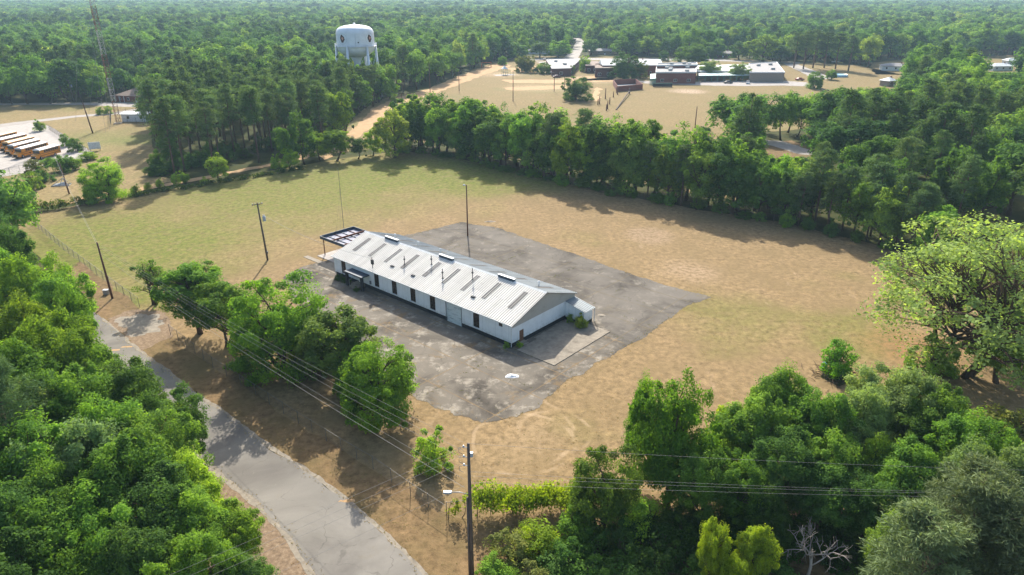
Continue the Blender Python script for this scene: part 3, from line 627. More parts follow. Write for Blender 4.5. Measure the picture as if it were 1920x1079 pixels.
# ------------------------------------------------------------ warehouse
# local frame: x along the long side from the near corner, y = -depth, z up
BX, BY = G(960, 653); BROT = math.atan2(.65920743, -.75196115)
WH = empty('warehouse', (BX, BY, 0), BROT, 'long low white warehouse with ribbed metal gable roof and dark base on the paved yard', 'warehouse')
WL_, WD, EZ, RZ_, PZ = 40.3, 14.2, 3.6, 6.0, .7      # length, depth, eave, ridge, plinth
def wall_open(m, L, z0, z1, y0, y1, ops):
    """wall along x with openings (x0,x1,z0,z1)"""
    ops = sorted(ops); x = 0
    for (a, b, c, d) in ops:
        m.box(x, a, y0, y1, z0, z1)
        if c > z0: m.box(a, b, y0, y1, z0, c)
        if d < z1: m.box(a, b, y0, y1, d, z1)
        x = b
    m.box(x, L, y0, y1, z0, z1)
wins = [37.75, 29.0, 24.6, 20.2, 15.8, 6.75]
ops = [(a-.6, a+.6, .93, 3.3) for a in wins] + [(9.7, 12.85, PZ, 3.5), (1.74, 2.42, 2.6, 3.3)]
m = MB(); wall_open(m, WL_, PZ, EZ+.02, -.22, 0, ops); m.build('wall', MAT['white_wall'], WH)
m = MB(); m.box(.0, WL_, -WD, -WD+.22, PZ, EZ+.02); m.build('wall', MAT['white_wall'], WH)
def gable_wall(x0, x1, door=None):
    m = MB(); zt = 3.05
    if door:
        m.box(x0, x1, -door[0], -.224, PZ, zt); m.box(x0, x1, -WD+.224, -door[1], PZ, zt); m.box(x0, x1, -door[1], -door[0], door[2], zt)
    else: m.box(x0, x1, -WD+.224, -.224, PZ, zt)
    return m.build('wall', MAT['white_wall'], WH)
gable_wall(.003, .22, (1.55, 2.5, 2.05)); gable_wall(WL_-.22, WL_-.003)
# pieces of wall above the gable walls up to the cladding line are the cladding itself (ribbed, triangular)
def cladding(x, sgn):
    m = MB(); n = int(WD/.2); pts = []
    for i in range(n*4+1):
        d = WD*i/(n*4); k = i % 4; off = .03 if k in (1, 2) else 0.0
        pts.append((d, off))
    for (d0, o0), (d1, o1) in zip(pts[:-1], pts[1:]):
        zt = lambda d: EZ - .06 + (RZ_-EZ)*(1-abs(d-WD/2)/(WD/2))
        m.add([(x-sgn*(.02+o0), -d0, 3.0), (x-sgn*(.02+o1), -d1, 3.0), (x-sgn*(.02+o1), -d1, zt(d1)), (x-sgn*(.02+o0), -d0, zt(d0))], [(0, 1, 2, 3)])
    m.box(x-sgn*.0, x+sgn*.1, -WD+.25, -.25, 3.05, 3.55) if sgn > 0 else m.box(x-.1, x, -WD+.25, -.25, 3.05, 3.55)
    return m.build('gable_cladding', MAT['gable_sheet'], WH)
cladding(0, 1); cladding(WL_, -1)
m = MB(); m.box(.08, 9.7, -WD+.08, -.08, -.05, PZ-.002); m.box(12.85, WL_-.08, -WD+.08, -.08, -.05, PZ-.002); m.box(9.7, 12.85, -WD+.08, -1.0, -.05, PZ-.002)
m.build('plinth', MAT['plinth_black'], WH)
# windows: dark steel frames with panes
for a in wins:
    fr = MB(); x0, x1, z0, z1 = a-.6, a+.6, .93, 3.3; y = -.10
    fr.box(x0, x0+.07, y-.05, y+.04, z0, z1); fr.box(x1-.07, x1, y-.05, y+.04, z0, z1); fr.box(x0+.07, x1-.07, y-.05, y+.04, z0, z0+.07); fr.box(x0+.07, x1-.07, y-.05, y+.04, z1-.07, z1)
    fr.box(a-.025, a+.025, y-.04, y+.03, z0+.07, z1-.07)
    for k in range(1, 5): zz = z0+(z1-z0)*k/5; fr.box(x0+.07, x1-.07, y-.038, y+.028, zz-.022, zz+.022)
    wo = fr.build('window', MAT['dark_frame'], WH)
    sl = MB(); sl.box(x0-.06, x1+.06, .003, .09, z0-.09, z0-.003); sl.build('sill', MAT['white_trim'], wo)
    for k in range(5):
        for q in range(2):
            pn = MB(); za = z0+(z1-z0)*k/5; zb = z0+(z1-z0)*(k+1)/5; xa = x0+.07 if q == 0 else a+.025; xb = a-.025 if q == 0 else x1-.07
            pn.box(xa, xb, y-.02, y-.01, za+.02, zb-.02); pn.build('pane', MAT['glass'], wo)
fr = MB(); y = -.08
for bx in [(1.74, 1.80, 2.6, 3.3), (2.36, 2.42, 2.6, 3.3), (1.80, 2.36, 2.6, 2.66), (1.80, 2.36, 3.24, 3.3), (2.06, 2.10, 2.66, 3.24)]: fr.box(bx[0], bx[1], y-.05, y+.05, bx[2], bx[3])
wo = fr.build('window', MAT['grey_steel'], WH)
for xa, xb in ((1.80, 2.06), (2.10, 2.36)): pn = MB(); pn.box(xa, xb, y-.02, y-.01, 2.66, 3.24); pn.build('pane', MAT['glass'], wo)
# roll-up door
m = MB(); n = 30
for i in range(n):
    z = .06+i*3.42/n; m.box(9.74, 12.81, -.17+.012*(i % 2), -.12+.012*(i % 2), z, z+3.42/n-.006)
m.box(9.71, 12.84, -.16, -.1, 0.02, .058)
rd_ = m.build('roll_up_door', MAT['roll_door'], WH, loc=None); rd_['label'] = 'pale peeling roll-up loading door'
tr = MB(); tr.box(9.62, 9.70, .004, .05, 0, 3.56); tr.box(12.85, 12.93, .004, .05, 0, 3.56); tr.box(9.70, 12.85, .004, .06, 3.5, 3.56); tr.build('door_track', MAT['grey_steel'], rd_)
# gable door with steps and handle
m = MB(); m.box(.06, .12, -2.48, -1.57, .02, 2.03); dr = m.build('door', MAT['brown_door'], WH)
h = MB(); h.tube([(.06, -2.36, 1.0), (-.02, -2.36, 1.0), (-.02, -2.28, 1.0)], .018, 5); h.build('handle', MAT['galv'], dr)
m = MB(); m.box(-.9, .05, -2.6, -1.45, 0.02, .16); m.box(-.5, .05, -2.6, -1.45, .16, .3); m.build('step', MAT['concrete'], WH)
# roof sheets
def sheet_mesh(name, wid, L, mat, rib=.4, rh=.05, lift=0.0):
    m = MB(); xs = []; n = int(round(wid/rib))
    for i in range(n):
        x = i*rib; xs += [(x, 0), (x+rib*.36, 0), (x+rib*.45, rh), (x+rib*.55, rh), (x+rib*.64, 0)]
    xs.append((wid+.012, .004))
    for (a, za), (b, zb) in zip(xs[:-1], xs[1:]): m.add([(a, 0, za+lift), (b, 0, zb+lift), (b, L, zb+lift), (a, L, za+lift)], [(0, 1, 2, 3)])
    return m.mesh(name, MAT[mat])
ang = math.atan2(RZ_-EZ, WD/2); slope_len = (WD/2+.3)/math.cos(ang); half = slope_len/2
ew = EZ+.04 - .3*math.tan(ang)                          # height of the roof edge
def roof_point(d, side, lift=0.0):                      # d measured up-slope from the eave edge
    yy = .3 - d*math.cos(ang); z = ew + d*math.sin(ang) + lift
    return (yy if side == 0 else -WD-yy, z)
for side, mat in ((0, 'white_sheet'), (1, 'grey_sheet')):
    rf = MB()
    y0, z0 = roof_point(0.02, side, -.05); y1, z1 = roof_point(slope_len-.01, side, -.05)
    rf.add([(-.3, y0, z0), (WL_+.3, y0, z0), (WL_+.3, y1, z1), (-.3, y1, z1), (-.3, y0, z0-.09), (WL_+.3, y0, z0-.09), (WL_+.3, y1, z1-.09), (-.3, y1, z1-.09)], [(0, 1, 2, 3), (7, 6, 5, 4), (0, 4, 5, 1), (1, 5, 6, 2), (2, 6, 7, 3), (3, 7, 4, 0)])
    roof = rf.build('roof', MAT['galv'], WH); roof['label'] = 'white painted ribbed roof slope' if side == 0 else 'bare grey ribbed roof slope'
    wd = .8; me = sheet_mesh('roof_sheet', wd, half+.12, mat); n = int(round((WL_+.6)/wd))
    for i in range(n):
        for row in range(2):
            d0 = row*(half-.06); y, z = roof_point(d0, side, .0+row*.014+trng.uniform(-.003, .006))
            o = link('roof_sheet', me, roof)
            if side == 0: o.location = (-.3+(i+1)*wd, y, z); o.rotation_euler = (ang, 0, math.pi)
            else: o.location = (-.3+i*wd, y, z); o.rotation_euler = (ang, 0, 0)
    sm = sheet_mesh('skylight', .8, 3.8, 'skylight_sheet', lift=.02)
    for a in (37.7, 33.6, 29.45, 25.3, 20.15, 15.9, 11.8, 7.6, 2.5):
        y, z = roof_point(2.75, side, .012+.014); o = link('skylight', sm, roof)
        o.location = (a+.4, y, z) if side == 0 else (a-.4, y, z); o.rotation_euler = (ang, 0, math.pi if side == 0 else 0)
rc = MB()
rc.add([(-.32, .28-WD/2, RZ_-.03), (WL_+.32, .28-WD/2, RZ_-.03), (WL_+.32, -WD/2, RZ_+.13), (-.32, -WD/2, RZ_+.13), (-.32, -.28-WD/2, RZ_-.03), (WL_+.32, -.28-WD/2, RZ_-.03)], [(0, 1, 2, 3), (3, 2, 5, 4)])
rc.build('ridge_cap', MAT['white_trim'], WH)
for a0, a1 in ((31.7, 34.9), (18.5, 21.5), (5.75, 8.8)):     # ridge ventilators
    v_ = MB(); yc = -WD/2; v_.box(a0, a1, yc-.2, yc+.22, RZ_-.25, RZ_+.44); rv = v_.build('ridge_vent', MAT['navy_metal'], WH)
    t_ = MB(); t_.add([(a0-.1, yc+.18, RZ_+.445), (a1+.1, yc+.18, RZ_+.445), (a1+.1, yc-.06, RZ_+.48), (a0-.1, yc-.06, RZ_+.48), (a0-.1, yc-.3, RZ_+.445), (a1+.1, yc-.3, RZ_+.445)], [(0, 1, 2, 3), (3, 2, 5, 4), (0, 3, 4), (1, 5, 2)])
    t_.build('vent_hood', MAT['grey_steel'], rv)
def roof_z(d): return EZ+.04 + (RZ_-EZ)*(1-abs(d-WD/2)/(WD/2))
for a, d, hh in ((21.2, 5.0, 1.5), (16.8, 3.2, 1.6), (12.05, 4.85, 1.9), (25.6, 3.2, 1.5)):
    v_ = MB(); z = roof_z(d); v_.tube([(a, -d, z-.1), (a, -d, z+hh)], .06, 7); v_.tube([(a, -d, z+hh*.55), (a, -d, z+hh*.68)], .15, 8); v_.tube([(a, -d, z), (a, -d, z+.14)], .16, 8)
    v_.tube([(a-.22, -d, z+hh*.62), (a+.22, -d, z+hh*.62)], .035, 5); v_.build('vent_pipe', MAT['dark_metal'], WH)
v_ = MB(); z = roof_z(.3); v_.tube([(30.2, -.35, z-.1), (30.2, -.35, z+1.9)], .06, 7); v_.box(29.95, 30.4, -.5, -.2, z+.7, z+1.5); v_.tube([(30.5, -.35, z+1.2), (29.9, -.1, z+1.3)], .04, 5); v_.build('service_mast', MAT['dark_metal'], WH)
for a, d in ((27.2, 2.0), (21.9, 1.7), (9.1, 1.9)):
    v_ = MB(); z = roof_z(d); v_.box(a-.35, a+.35, -d-.18, -d+.18, z-.02, z+.16); v_.build('roof_vent', MAT['plinth_black'], WH)
for a in (36, 30, 24.5, 3.5):
    v_ = MB(); z = roof_z(10); v_.tube([(a, -10, z-.1), (a, -10, z+.55)], .1, 8); v_.lathe([(.1, z+.55), (.2, z+.6), (.2, z+.72), (.02, z+.85)], 10, (a, -10)); v_.build('vent_pipe', MAT['white_trim'], WH)
for a in (WL_-.06, .06):                                   # downspouts and gutter
    v_ = MB(); v_.tube([(a, .08, 3.5), (a, .08, .12)], .05, 6); v_.build('downspout', MAT['white_trim'], WH)
v_ = MB(); y, z = roof_point(0, 0); v_.box(-.3, WL_+.3, y+.004, y+.1, z-.14, z-.02); v_.build('gutter', MAT['white_trim'], WH)
v_ = MB(); v_.box(30.4, 30.75, .004, .14, 1.0, 1.55); v_.build('meter_box', MAT['grey_steel'], WH)
# entrance porch
po = MB(); po.box(30.8, 35.3, .02, 1.65, 2.42, 2.56); pr = po.build('porch_roof', MAT['navy_metal'], WH)
po = MB(); po.box(30.75, 35.35, .02, 1.72, 2.38, 2.417); po.build('fascia', MAT['dark_metal'], pr)
for a in (31.05, 35.0):
    q = MB(); q.box(a-.2, a+.2, 1.2, 1.6, 0, 2.38); q.build('porch_post', MAT['plinth_black'], WH)
m = MB(); m.box(32.2, 34.2, .0, 1.3, .02, .55); m.box(32.2, 34.2, 1.3, 1.65, .02, .28); m.build('step', MAT['concrete'], WH)
m = MB(); m.box(32.7, 33.7, .004, .05, .6, 2.36); m.build('door', MAT['white_trim'], WH)
m = MB(); m.tube([(34.25, 1.6, .02), (34.25, 1.6, 1.2), (34.25, .2, 1.5), (34.25, .05, 1.5)], .035, 6); m.build('handrail', MAT['galv'], WH)
# lean-to on the gable end
m = MB()
m.add([(-3.4, -12.0, .5), (0, -12.0, .5), (0, -12.0, 2.98), (-3.4, -12.0, 2.3), (-3.4, -12.15, .5), (0, -12.15, .5), (0, -12.15, 2.98), (-3.4, -12.15, 2.3)], [(0, 1, 2, 3), (7, 6, 5, 4), (3, 2, 6, 7), (0, 3, 7, 4)])
m.box(-3.4, -3.25, -14.05, -12.16, .5, 2.28); m.box(-3.24, 0, -14.2, -14.05, .5, 2.3)
lt = m.build('lean_to', MAT['white_wall'], WH); m = MB(); m.box(-3.36, -.03, -14.1, -12.05, -.05, .5); m.build('plinth', MAT['plinth_black'], lt)
sm = sheet_mesh('roof_sheet', .8, 3.95, 'grey_sheet')
for i in range(3):
    o = link('roof_sheet', sm, lt)
    o.matrix_local = Matrix.Translation((-3.75, -11.8-.8*i, 2.30)) @ Matrix.Rotation(-math.atan2(.72, 3.75), 4, 'Y') @ Matrix.Rotation(-math.pi/2, 4, 'Z')
m = MB(); m.tube([(-3.6, -14.3, 0), (-3.6, -14.3, 2.3)], .06, 6); m.build('porch_post', MAT['white_trim'], lt)
# open steel canopy frame at the far end, carried on posts
plain('roof_pale', lin('8e8e98'), .8)
CF = empty('canopy_frame', (BX, BY, 0), BROT, 'open rusty steel canopy frame with dark fascia at the far end of the warehouse', 'canopy')
for nm, bx in (('fascia', (40.7, 50.3, -4.15, -4.05)), ('fascia', (40.7, 50.3, -11.6, -11.5)), ('fascia', (50.2, 50.3, -11.497, -4.153)), ('fascia', (40.7, 40.8, -11.497, -4.153))):
    m = MB(); m.box(*bx, 3.2, 3.75); m.build(nm, MAT['navy_metal'], CF)
for a in (43.3, 46.9):
    m = MB(); m.box(a-.1, a+.1, -11.49, -4.16, 3.38, 3.43); m.box(a-.02, a+.02, -11.49, -4.16, 3.43, 3.62); m.box(a-.1, a+.1, -11.49, -4.16, 3.62, 3.67); m.build('beam', MAT['rust'], CF)
for d in (5.6, 7.1, 8.6, 10.1):
    m = MB(); m.box(40.81, 50.19, -d-.05, -d+.05, 3.25, 3.375); m.build('purlin', MAT['rust'] if d in (7.1, 10.1) else MAT['navy_metal'], CF)
for a in (43.3, 49.9):
    for d in (4.5, 11.1): m = MB(); m.tube([(a, -d, 0), (a, -d, 3.24)], .09, 8); m.build('post', MAT['rust'], CF)
for i in range(9):
    m = MB(); m.box(40.82+i*1.04, 41.84+i*1.04, -11.49, -4.16, 3.205, 3.235); m.build('deck_panel', MAT['roof_pale'], CF)
# concrete slabs
SL = empty('apron', (BX, BY, 0), BROT); SL['kind'] = 'structure'
for i in range(3):
    m = MB(); m.box(-7.4, -.35-(.6 if i == 0 else 0), -(4.3*(i+1))+.02, -4.3*i+.1, -.05, .10, bev=.02); m.build('slab', MAT['concrete'], SL)
for i in range(2):
    m = MB(); m.box(40.7+i*4.9, 45.57+i*4.9, -11.6, -3.2, -.05, .08, bev=.02); m.build('slab', MAT['gravel'], SL)
m = MB(); m.box(40.6, 46, -3.1, -.2, -.05, .05, bev=.02); m.build('slab', MAT['concrete'], SL)
m = MB(); m.box(46.1, 52, -2.2, -1.2, -.05, .05, bev=.02); m.build('slab', MAT['concrete'], SL)
def wloc(a, d, z=0):
    c, s_ = math.cos(BROT), math.sin(BROT); return (BX + c*a + s_*d, BY + s_*a - c*d, z)
# plants against the walls
for a, d, h, r_, c_, lb in ((-3.3, 11.3, 2.2, 1.1, 'lime', 'bright green bush climbing against the lean-to'), (-1.2, 11.6, 1.5, .6, 'bright', 'small vine clump in the corner of wall and lean-to'), (.6, -.5, 1.1, .55, 'bright', 'small weed clump by the near corner downspout'),
                        (-.6, .9, .9, .5, 'bright', 'weed clump beside the brown gable door'), (37.9, -.8, 1.0, 1.0, 'deep', 'low dark shrub under the end window'), (36.2, -.8, 1.1, 1.0, 'deep', 'low dark shrub beside the porch'), (31.9, -2.0, .8, .6, 'deep', 'small dark shrub in front of the porch post')):
    p = wloc(a, d); tree('shrub', lb, BS[int(a) % 3], p[0], p[1], h, r_, c_, cat='shrub')
# bits lying on the yard
def blob(name, label, cat, x, y, sx, sy, sz, mat, seed=1, parts=9):
    rng = np.random.default_rng(seed); e = MB(); n = 10
    vv = [(0, 0, sz)]; ff = []
    for k in range(1, 4):
        for i in range(n):
            t = 2*math.pi*i/n; q = (k/3)*(1+.35*rng.normal()*.5); vv.append((math.cos(t)*sx*q, math.sin(t)*sy*q, sz*(1-(k/3)**2)*(.7+.5*rng.random()) if k < 3 else -.02))
    for i in range(n): ff.append((0, 1+i, 1+(i+1) % n))
    for k in range(2):
        for i in range(n): ff.append((1+k*n+i, 1+(k+1)*n+i, 1+(k+1)*n+(i+1) % n, 1+k*n+(i+1) % n))
    e.add(vv, ff); o = e.build(name, mat, loc=(x, y, .02)); tag(o, label, cat); return o
p = G(960, 706); blob('rubble_heap', 'small white rubble heap on the yard in front of the warehouse', 'rubble', p[0], p[1], .9, .5, .22, MAT['white_trim'], 3)
p = G(1127, 592); blob('rubble_heap', 'flat pale rubble patch beyond the lean-to', 'rubble', p[0], p[1], .7, .5, .1, MAT['concrete'], 4)
p = G(918, 416); blob('rubble_heap', 'flat pale rubble at the rear edge of the pavement', 'rubble', p[0], p[1], 1.2, .6, .12, MAT['concrete'], 5)
# ------------------------------------------------------------ poles, wires, fences
def pole(px, py, top, label, mat='wood_pole', rad=.15, arms=0, transformer=False, lamp=None, lean=(0, 0), group=None, xy=None, h=None, name='utility_pole', arm_rot=0.0):
    p = G(px, py) if xy is None else xy; h = height_at(px, py, top) if h is None else h
    e = empty(name, (p[0], p[1], 0), arm_rot, label, 'pole', group); m = MB()
    m.tube([(0, 0, -.1), (lean[0]*.5, lean[1]*.5, h*.5), (lean[0], lean[1], h)], [rad*1.15, rad, rad*.75], 9); m.build('shaft', MAT[mat], e, True)
    for k in range(arms):
        m = MB(); z = h-.35-k*.9; m.box(-.9, .9, -.05, .05, z-.06, z+.06); ao = m.build('crossarm', MAT[mat], e, loc=(lean[0], lean[1]+rad, 0))
        for x in (-.8, -.35, .35, .8): m = MB(); m.lathe([(.03, z+.06), (.06, z+.1), (.04, z+.16), (.07, z+.2), (.03, z+.26)], 8, (x, 0)); m.build('insulator', MAT['insulator'], ao)
    if transformer:
        z = h*.68; m = MB(); m.lathe([(.02, z), (.26, z+.03), (.28, z+.12), (.28, z+.85), (.22, z+.95), (.03, z+1.0)], 12, (.42, -.1)); t = m.build('transformer', MAT['insulator'], e, True)
        for x in (.34, .52): m = MB(); m.lathe([(.03, z+.95), (.06, z+1.02), (.04, z+1.1), (.06, z+1.16), (.03, z+1.25)], 8, (x, -.1)); m.build('bushing', MAT['insulator'], t)
        m = MB(); m.tube([(-.1, -.2, h*.3), (-.1, -.2, h*.5)], .03, 5); m.box(-.02, .22, -.32, -.14, 1.3, 1.75); m.build('meter_box', MAT['grey_steel'], e)
    if lamp:
        z = h*lamp[0]; L = lamp[1]; a = lamp[2]; q = (math.cos(a)*L, math.sin(a)*L)
        m = MB(); m.tube([(0, 0, z), (q[0]*.5, q[1]*.5, z+.3), (q[0], q[1], z+.3)], .035, 6); ao = m.build('lamp_arm', MAT['galv'], e, True)
        m = MB(); m.lathe([(.05, .12), (.2, .05), (.26, -.06), (.2, -.12), (.03, -.14)], 10); m.build('lamp_head', MAT['insulator'], ao, True, loc=(q[0]*1.1, q[1]*1.1, z+.28))
    return e, Vector((p[0], p[1], h)), h
def wire(a, b, sag, label, group='overhead wires', r_=.008, name='power_line'):
    a = Vector(a); b = Vector(b); n = 22; m = MB(); pts = []
    for i in range(n+1):
        t = i/n; p = a.lerp(b, t); p.z -= sag*4*t*(1-t); pts.append(p)
    m.tube(pts, r_, 5); o = m.build(name, MAT['wire']); tag(o, label, 'wire', group); return o
# main pole by the road, its base out of the picture
P0xy = G(878, 832, 13.6); e0, P0, _ = pole(0, 0, 0, 'tall wooden utility pole with street lamp beside the road', xy=P0xy, h=13.6, rad=.15)
m = MB()
for k, z in enumerate((13.2, 12.3, 11.5)):
    m = MB(); m.tube([(0, 0, z), (-.32, .1, z+.02)], .03, 5); m.lathe([(.03, z-.08), (.08, z), (.05, z+.05), (.08, z+.1), (.03, z+.16)], 8, (-.38, .12)); m.build('insulator', MAT['insulator'], e0)
    m = MB(); m.tube([(-.4, .1, z+.05), (-.75, .15, z-.1), (-.75, .1, z-.45), (-.45, .05, z-.6)], .02, 5); m.build('jumper_wire', MAT['wire'], e0, True)
m = MB(); m.tube([(0, .02, 8.75), (-.8, .1, 8.95), (-1.5, .15, 8.9)], .035, 6); ar = m.build('lamp_arm', MAT['galv'], e0, True)
m = MB(); m.box(-.34, .34, -.14, .14, -.08, .1, bev=.05); m.build('lamp_head', MAT['insulator'], ar, loc=(-1.75, .16, 8.88))
m = MB(); m.tube([(-.2, -.1, -.1), (-.19, -.1, 8.6)], .09, 7); m.build('stub_pole', MAT['wood_pole'], e0, True)
m = MB(); m.box(.12, .34, -.12,   .1, 12.4, 12.8, bev=.03); m.build('arrester_box', MAT['insulator'], e0)
# roadside pole near the gravel entrance
e1, P1, h1 = pole(211, 560, 455, 'brown wooden utility pole beside the fence near the gravel entrance', 'brown_pole', .15, lean=(-.25, 0))
p = G(200, 552); 
m = MB(); m.box(-.4, .4, -.3, .3, 0, .75, bev=.04); m.box(-.42, .42, -.32, .32, .75, .8); o = m.build('utility_box', MAT['galv'], loc=(p[0], p[1], 0)); tag(o, 'small grey metal utility box at the foot of the roadside pole', 'utility box')
e2, P2, h2 = pole(502, 488, 380, 'leaning wooden utility pole with transformer on the open grass beside the warehouse', 'wood_pole', .16, arms=1, transformer=True, lean=(-.35, 0), arm_rot=.5)
e3, P3, h3 = pole(877, 443, 347, 'slim dark lamp post on the rear edge of the pavement', 'brown_pole', .13, lamp=(.965, .5, 2.6), name='lamp_post')
far1 = Vector((-105, 158, 10.5)); offL = Vector((-60, 8, 11.0)); offR = Vector((75, 43, 11.0))
for k, z in enumerate((.05, -.75, -1.5, -3.4, -4.2)):
    off = Vector((-.4, .1, z)); thin = .008 if k < 4 else .014
    wire(P0 + off, P1 + Vector((-.2, 0, -.1 + .42*z)), .9, 'overhead wire running from the near utility pole along the road', 'wires along the road', thin)
for k, z in enumerate((-.4, -1.1, -1.8, -4.0)):
    wire(P0 + Vector((-.4, .1, z)), offL + Vector((0, 0, z)), .8, 'overhead wire crossing the road from the near utility pole', 'wires crossing the road')
for k, z in enumerate((0, -2.6, -3.0, -3.6)):
    wire(P0 + Vector((0, 0, z)), offR + Vector((0, k*.6, z*.9)), .9, 'overhead wire running past the thicket from the near utility pole', 'wires past the thicket')
for k in range(2): wire(P1 + Vector((0, 0, -.2-k)), P2 + Vector((.5*k-.2, 0, -.3-k*.3)), .6, 'service wire between the roadside pole and the transformer pole', 'service wires')
for k in range(2): wire(P1 + Vector((-.2, 0, -.1-k*.8)), far1 + Vector((0, 0, -k*.8)), .9, 'wire continuing from the roadside pole towards the bus yard', 'wires to the bus yard', .012)
sm_ = Vector(wloc(30.2, .35, roof_z(.3)+1.7)); wire(P2 + Vector((.2, 0, -2.2)), sm_, .9, 'service drop wire from transformer pole to warehouse roof', None, .02)
# aerial mast behind the warehouse end
p = Vector(wloc(41.6, 1.6)); p = G(646, 440)
AM = empty('antenna_mast', (p[0], p[1], 0), 0, 'thin tall aerial mast with stays beside the canopy frame', 'antenna'); hh = height_at(646, 440, 315)
m = MB(); m.tube([(0, 0, -.1), (0, 0, hh)], [.05, .03], 6); m.build('mast', MAT['grey_steel'], AM)
for k in range(3): a = k*2.1+.4; m = MB(); m.tube([(0, 0, hh*.7), (math.cos(a)*2.5, math.sin(a)*2.5, 0)], .01, 4); m.build('stay_wire', MAT['wire'], AM)

# poles of the school side, bus yard and woods
for px, py, ty, ar, lb in ((807, 181, 120, 0, 'bare pole at the wood edge beside the sandy track'), (861, 171, 134, 0, 'bare pole on the sandy strip behind the tree row'), (755, 212, 175, 0, 'pole with small lamp where the sandy track bends'), (648, 257, 226, 0, 'short pole beside the sandy track near the field corner'), (962, 190, 134, 0, 'dark pole rising behind the tree row on the school grass'),
                       (1058, 172, 140, 0, 'dark pole beside the lone round tree on the school grass'), (1303, 240, 200, 0, 'slim pole at the near edge of the dry school field'), (162, 193, 0, 0, ''), (130, 364, 305, 0, 'dark leaning pole beside the track near the bus yard'), (1075, 148, 128, 0, 'thin pole beside the school wing')):
    if lb: pole(px, py, ty, lb, 'brown_pole', .16, lean=(-.5 if px < 200 else 0, 0))
pole(1039, 172, 136, 'street lamp on the school grass behind the tree row', 'brown_pole', .15, lamp=(.97, 1.8, 3.1), name='street_lamp')
pole(174, 250, 193, 'leaning brown pole on the lawn beside the radio mast', 'brown_pole', .2, lean=(-1.0, 0))
pole(140, 193, 150, 'utility pole with crossarm and transformer at the wood edge', 'wood_pole', .2, arms=2, transformer=True, lean=(-.6, 0))
pole(193, 194, 160, 'pale pole at the wood edge near the brown roofed house', 'wood_pole', .16)
pole(702, 193, 150, 'pale pole with stays in front of the water tower wood', 'wood_pole', .15)
for k in (0, 1):
    a = G(702, 193); wire((a[0], a[1], 11-k*1.5), (a[0]-6-k*3, a[1]-5, .1), .05, 'stay wire of the pale pole at the wood edge', 'stay wires of the pale pole', .05, 'stay_wire')

def fence(pts, h, label, gap=3.0, step=.26, wr=.005, mat='fence_steel', group=None, post_r=.035):
    e = empty('fence', (pts[0][0], pts[0][1], 0), 0, label, 'fence', group); o = Vector((pts[0][0], pts[0][1], 0))
    P = [Vector((x, y, 0))-o for x, y in pts]; pm = MB(); pm.tube([(0, 0, -.1), (0, 0, h+.08)], post_r, 6); pme = pm.mesh('post', MAT[mat]); wm = MB(); rm = MB()
    for a, b in zip(P[:-1], P[1:]):
        L = (b-a).length; n = max(1, int(round(L/gap)))
        for i in range(n): q = a.lerp(b, i/n); link('post', pme, e, q)
        d = (b-a)/L; rm.tube([a+Vector((0, 0, h)), b+Vector((0, 0, h))], .022, 5)
        k = 0.0
        while k < L:
            for sgn in (1, -1):
                x1 = k + sgn*h; t0 = (k, 0.05); 
                if x1 < 0: z1 = .05+(h-.05)*(k/h); x1 = 0
                elif x1 > L: z1 = .05+(h-.05)*((L-k)/h); x1 = L
                else: z1 = h
                if z1 > .1: wm.tube([a+d*k+Vector((0, 0, .05)), a+d*x1+Vector((0, 0, z1))], wr, 3, cap=False)
            k += step
    link('post', pme, e, P[-1]); rm.build('top_rail', MAT[mat], e); wo = wm.build('wire_mesh', MAT[mat], e); wo['kind'] = 'stuff'; return e
fence(GP([(60, 420), (120, 470), (160, 500), (206, 535), (262, 576)]), 1.6, 'chain-link fence from the roadside pole along the open grass')
fence(GP([(320, 628), (400, 690), (480, 742), (560, 795), (640, 845), (700, 880), (770, 930), (838, 975)]), 1.6, 'chain-link fence under the trees between road and yard')
fence(GP([(838, 975), (920, 965), (1000, 960), (1100, 950)]), 2.0, 'vine covered fence running off behind the near utility pole')
fence(GP([(-40, 338), (0, 331), (56, 318)]), 1.6, 'pale chain-link fence in front of the bus yard', wr=.012, step=.4)
fence(GP([(66, 238), (92, 244), (130, 268), (172, 293)]), 1.8, 'chain-link fence along the back of the bus yard', wr=.012, step=.4)
fence(GP([(208, 216), (266, 214), (272, 232), (208, 234), (208, 216)]), 2.2, 'chain-link enclosure round the radio mast', wr=.014, step=.45, post_r=.06)
fence(ROW[1:9], 1.5, 'old wire fence at the foot of the tree row', gap=4.5, step=1.2, wr=.006, mat='wood_pole', post_r=.05)

# vines over the fence end
def foliage_run(name, label, pts, h, wid, per_m, size, col, cat='vine', clump=.5, seed=3, dens=3):
    rng = np.random.default_rng(seed); C = []; Rad = []; o = Vector((*pts[0], 0))
    for a, b in zip(pts[:-1], pts[1:]):
        a = Vector((*a, 0)); b = Vector((*b, 0)); L = (b-a).length
        for i in range(max(2, int(L*dens))):
            p = a.lerp(b, rng.random())-o; hh = h*(.75+.45*noise.noise(Vector((p.x*.35, p.y*.35, seed))))
            C.append([p.x+rng.normal()*wid*.4, p.y+rng.normal()*wid*.4, hh*rng.uniform(.35, 1.0)]); Rad.append(clump*rng.uniform(.6, 1.2))
    V, Q, sh = leaf_cloud(rng, np.array(C), np.array(Rad), per_m, size, .7); V[:, 2] = np.maximum(V[:, 2], .02)
    e = empty(name, o, 0, label, cat); ob = link('foliage', np_mesh('foliage', V, Q, [MAT['leaf']], sh), e); ob.color = (*col, 1)
    s_ = MB()
    for a in pts:
        s_.tube(limb_path((a[0]-o.x, a[1]-o.y, -.1), (a[0]-o.x+.3, a[1]-o.y, h*.8), rng, 0, 3), [.05, .04, .03, .02], 5)
    s_.build('stem', MAT['bark'], e); return e
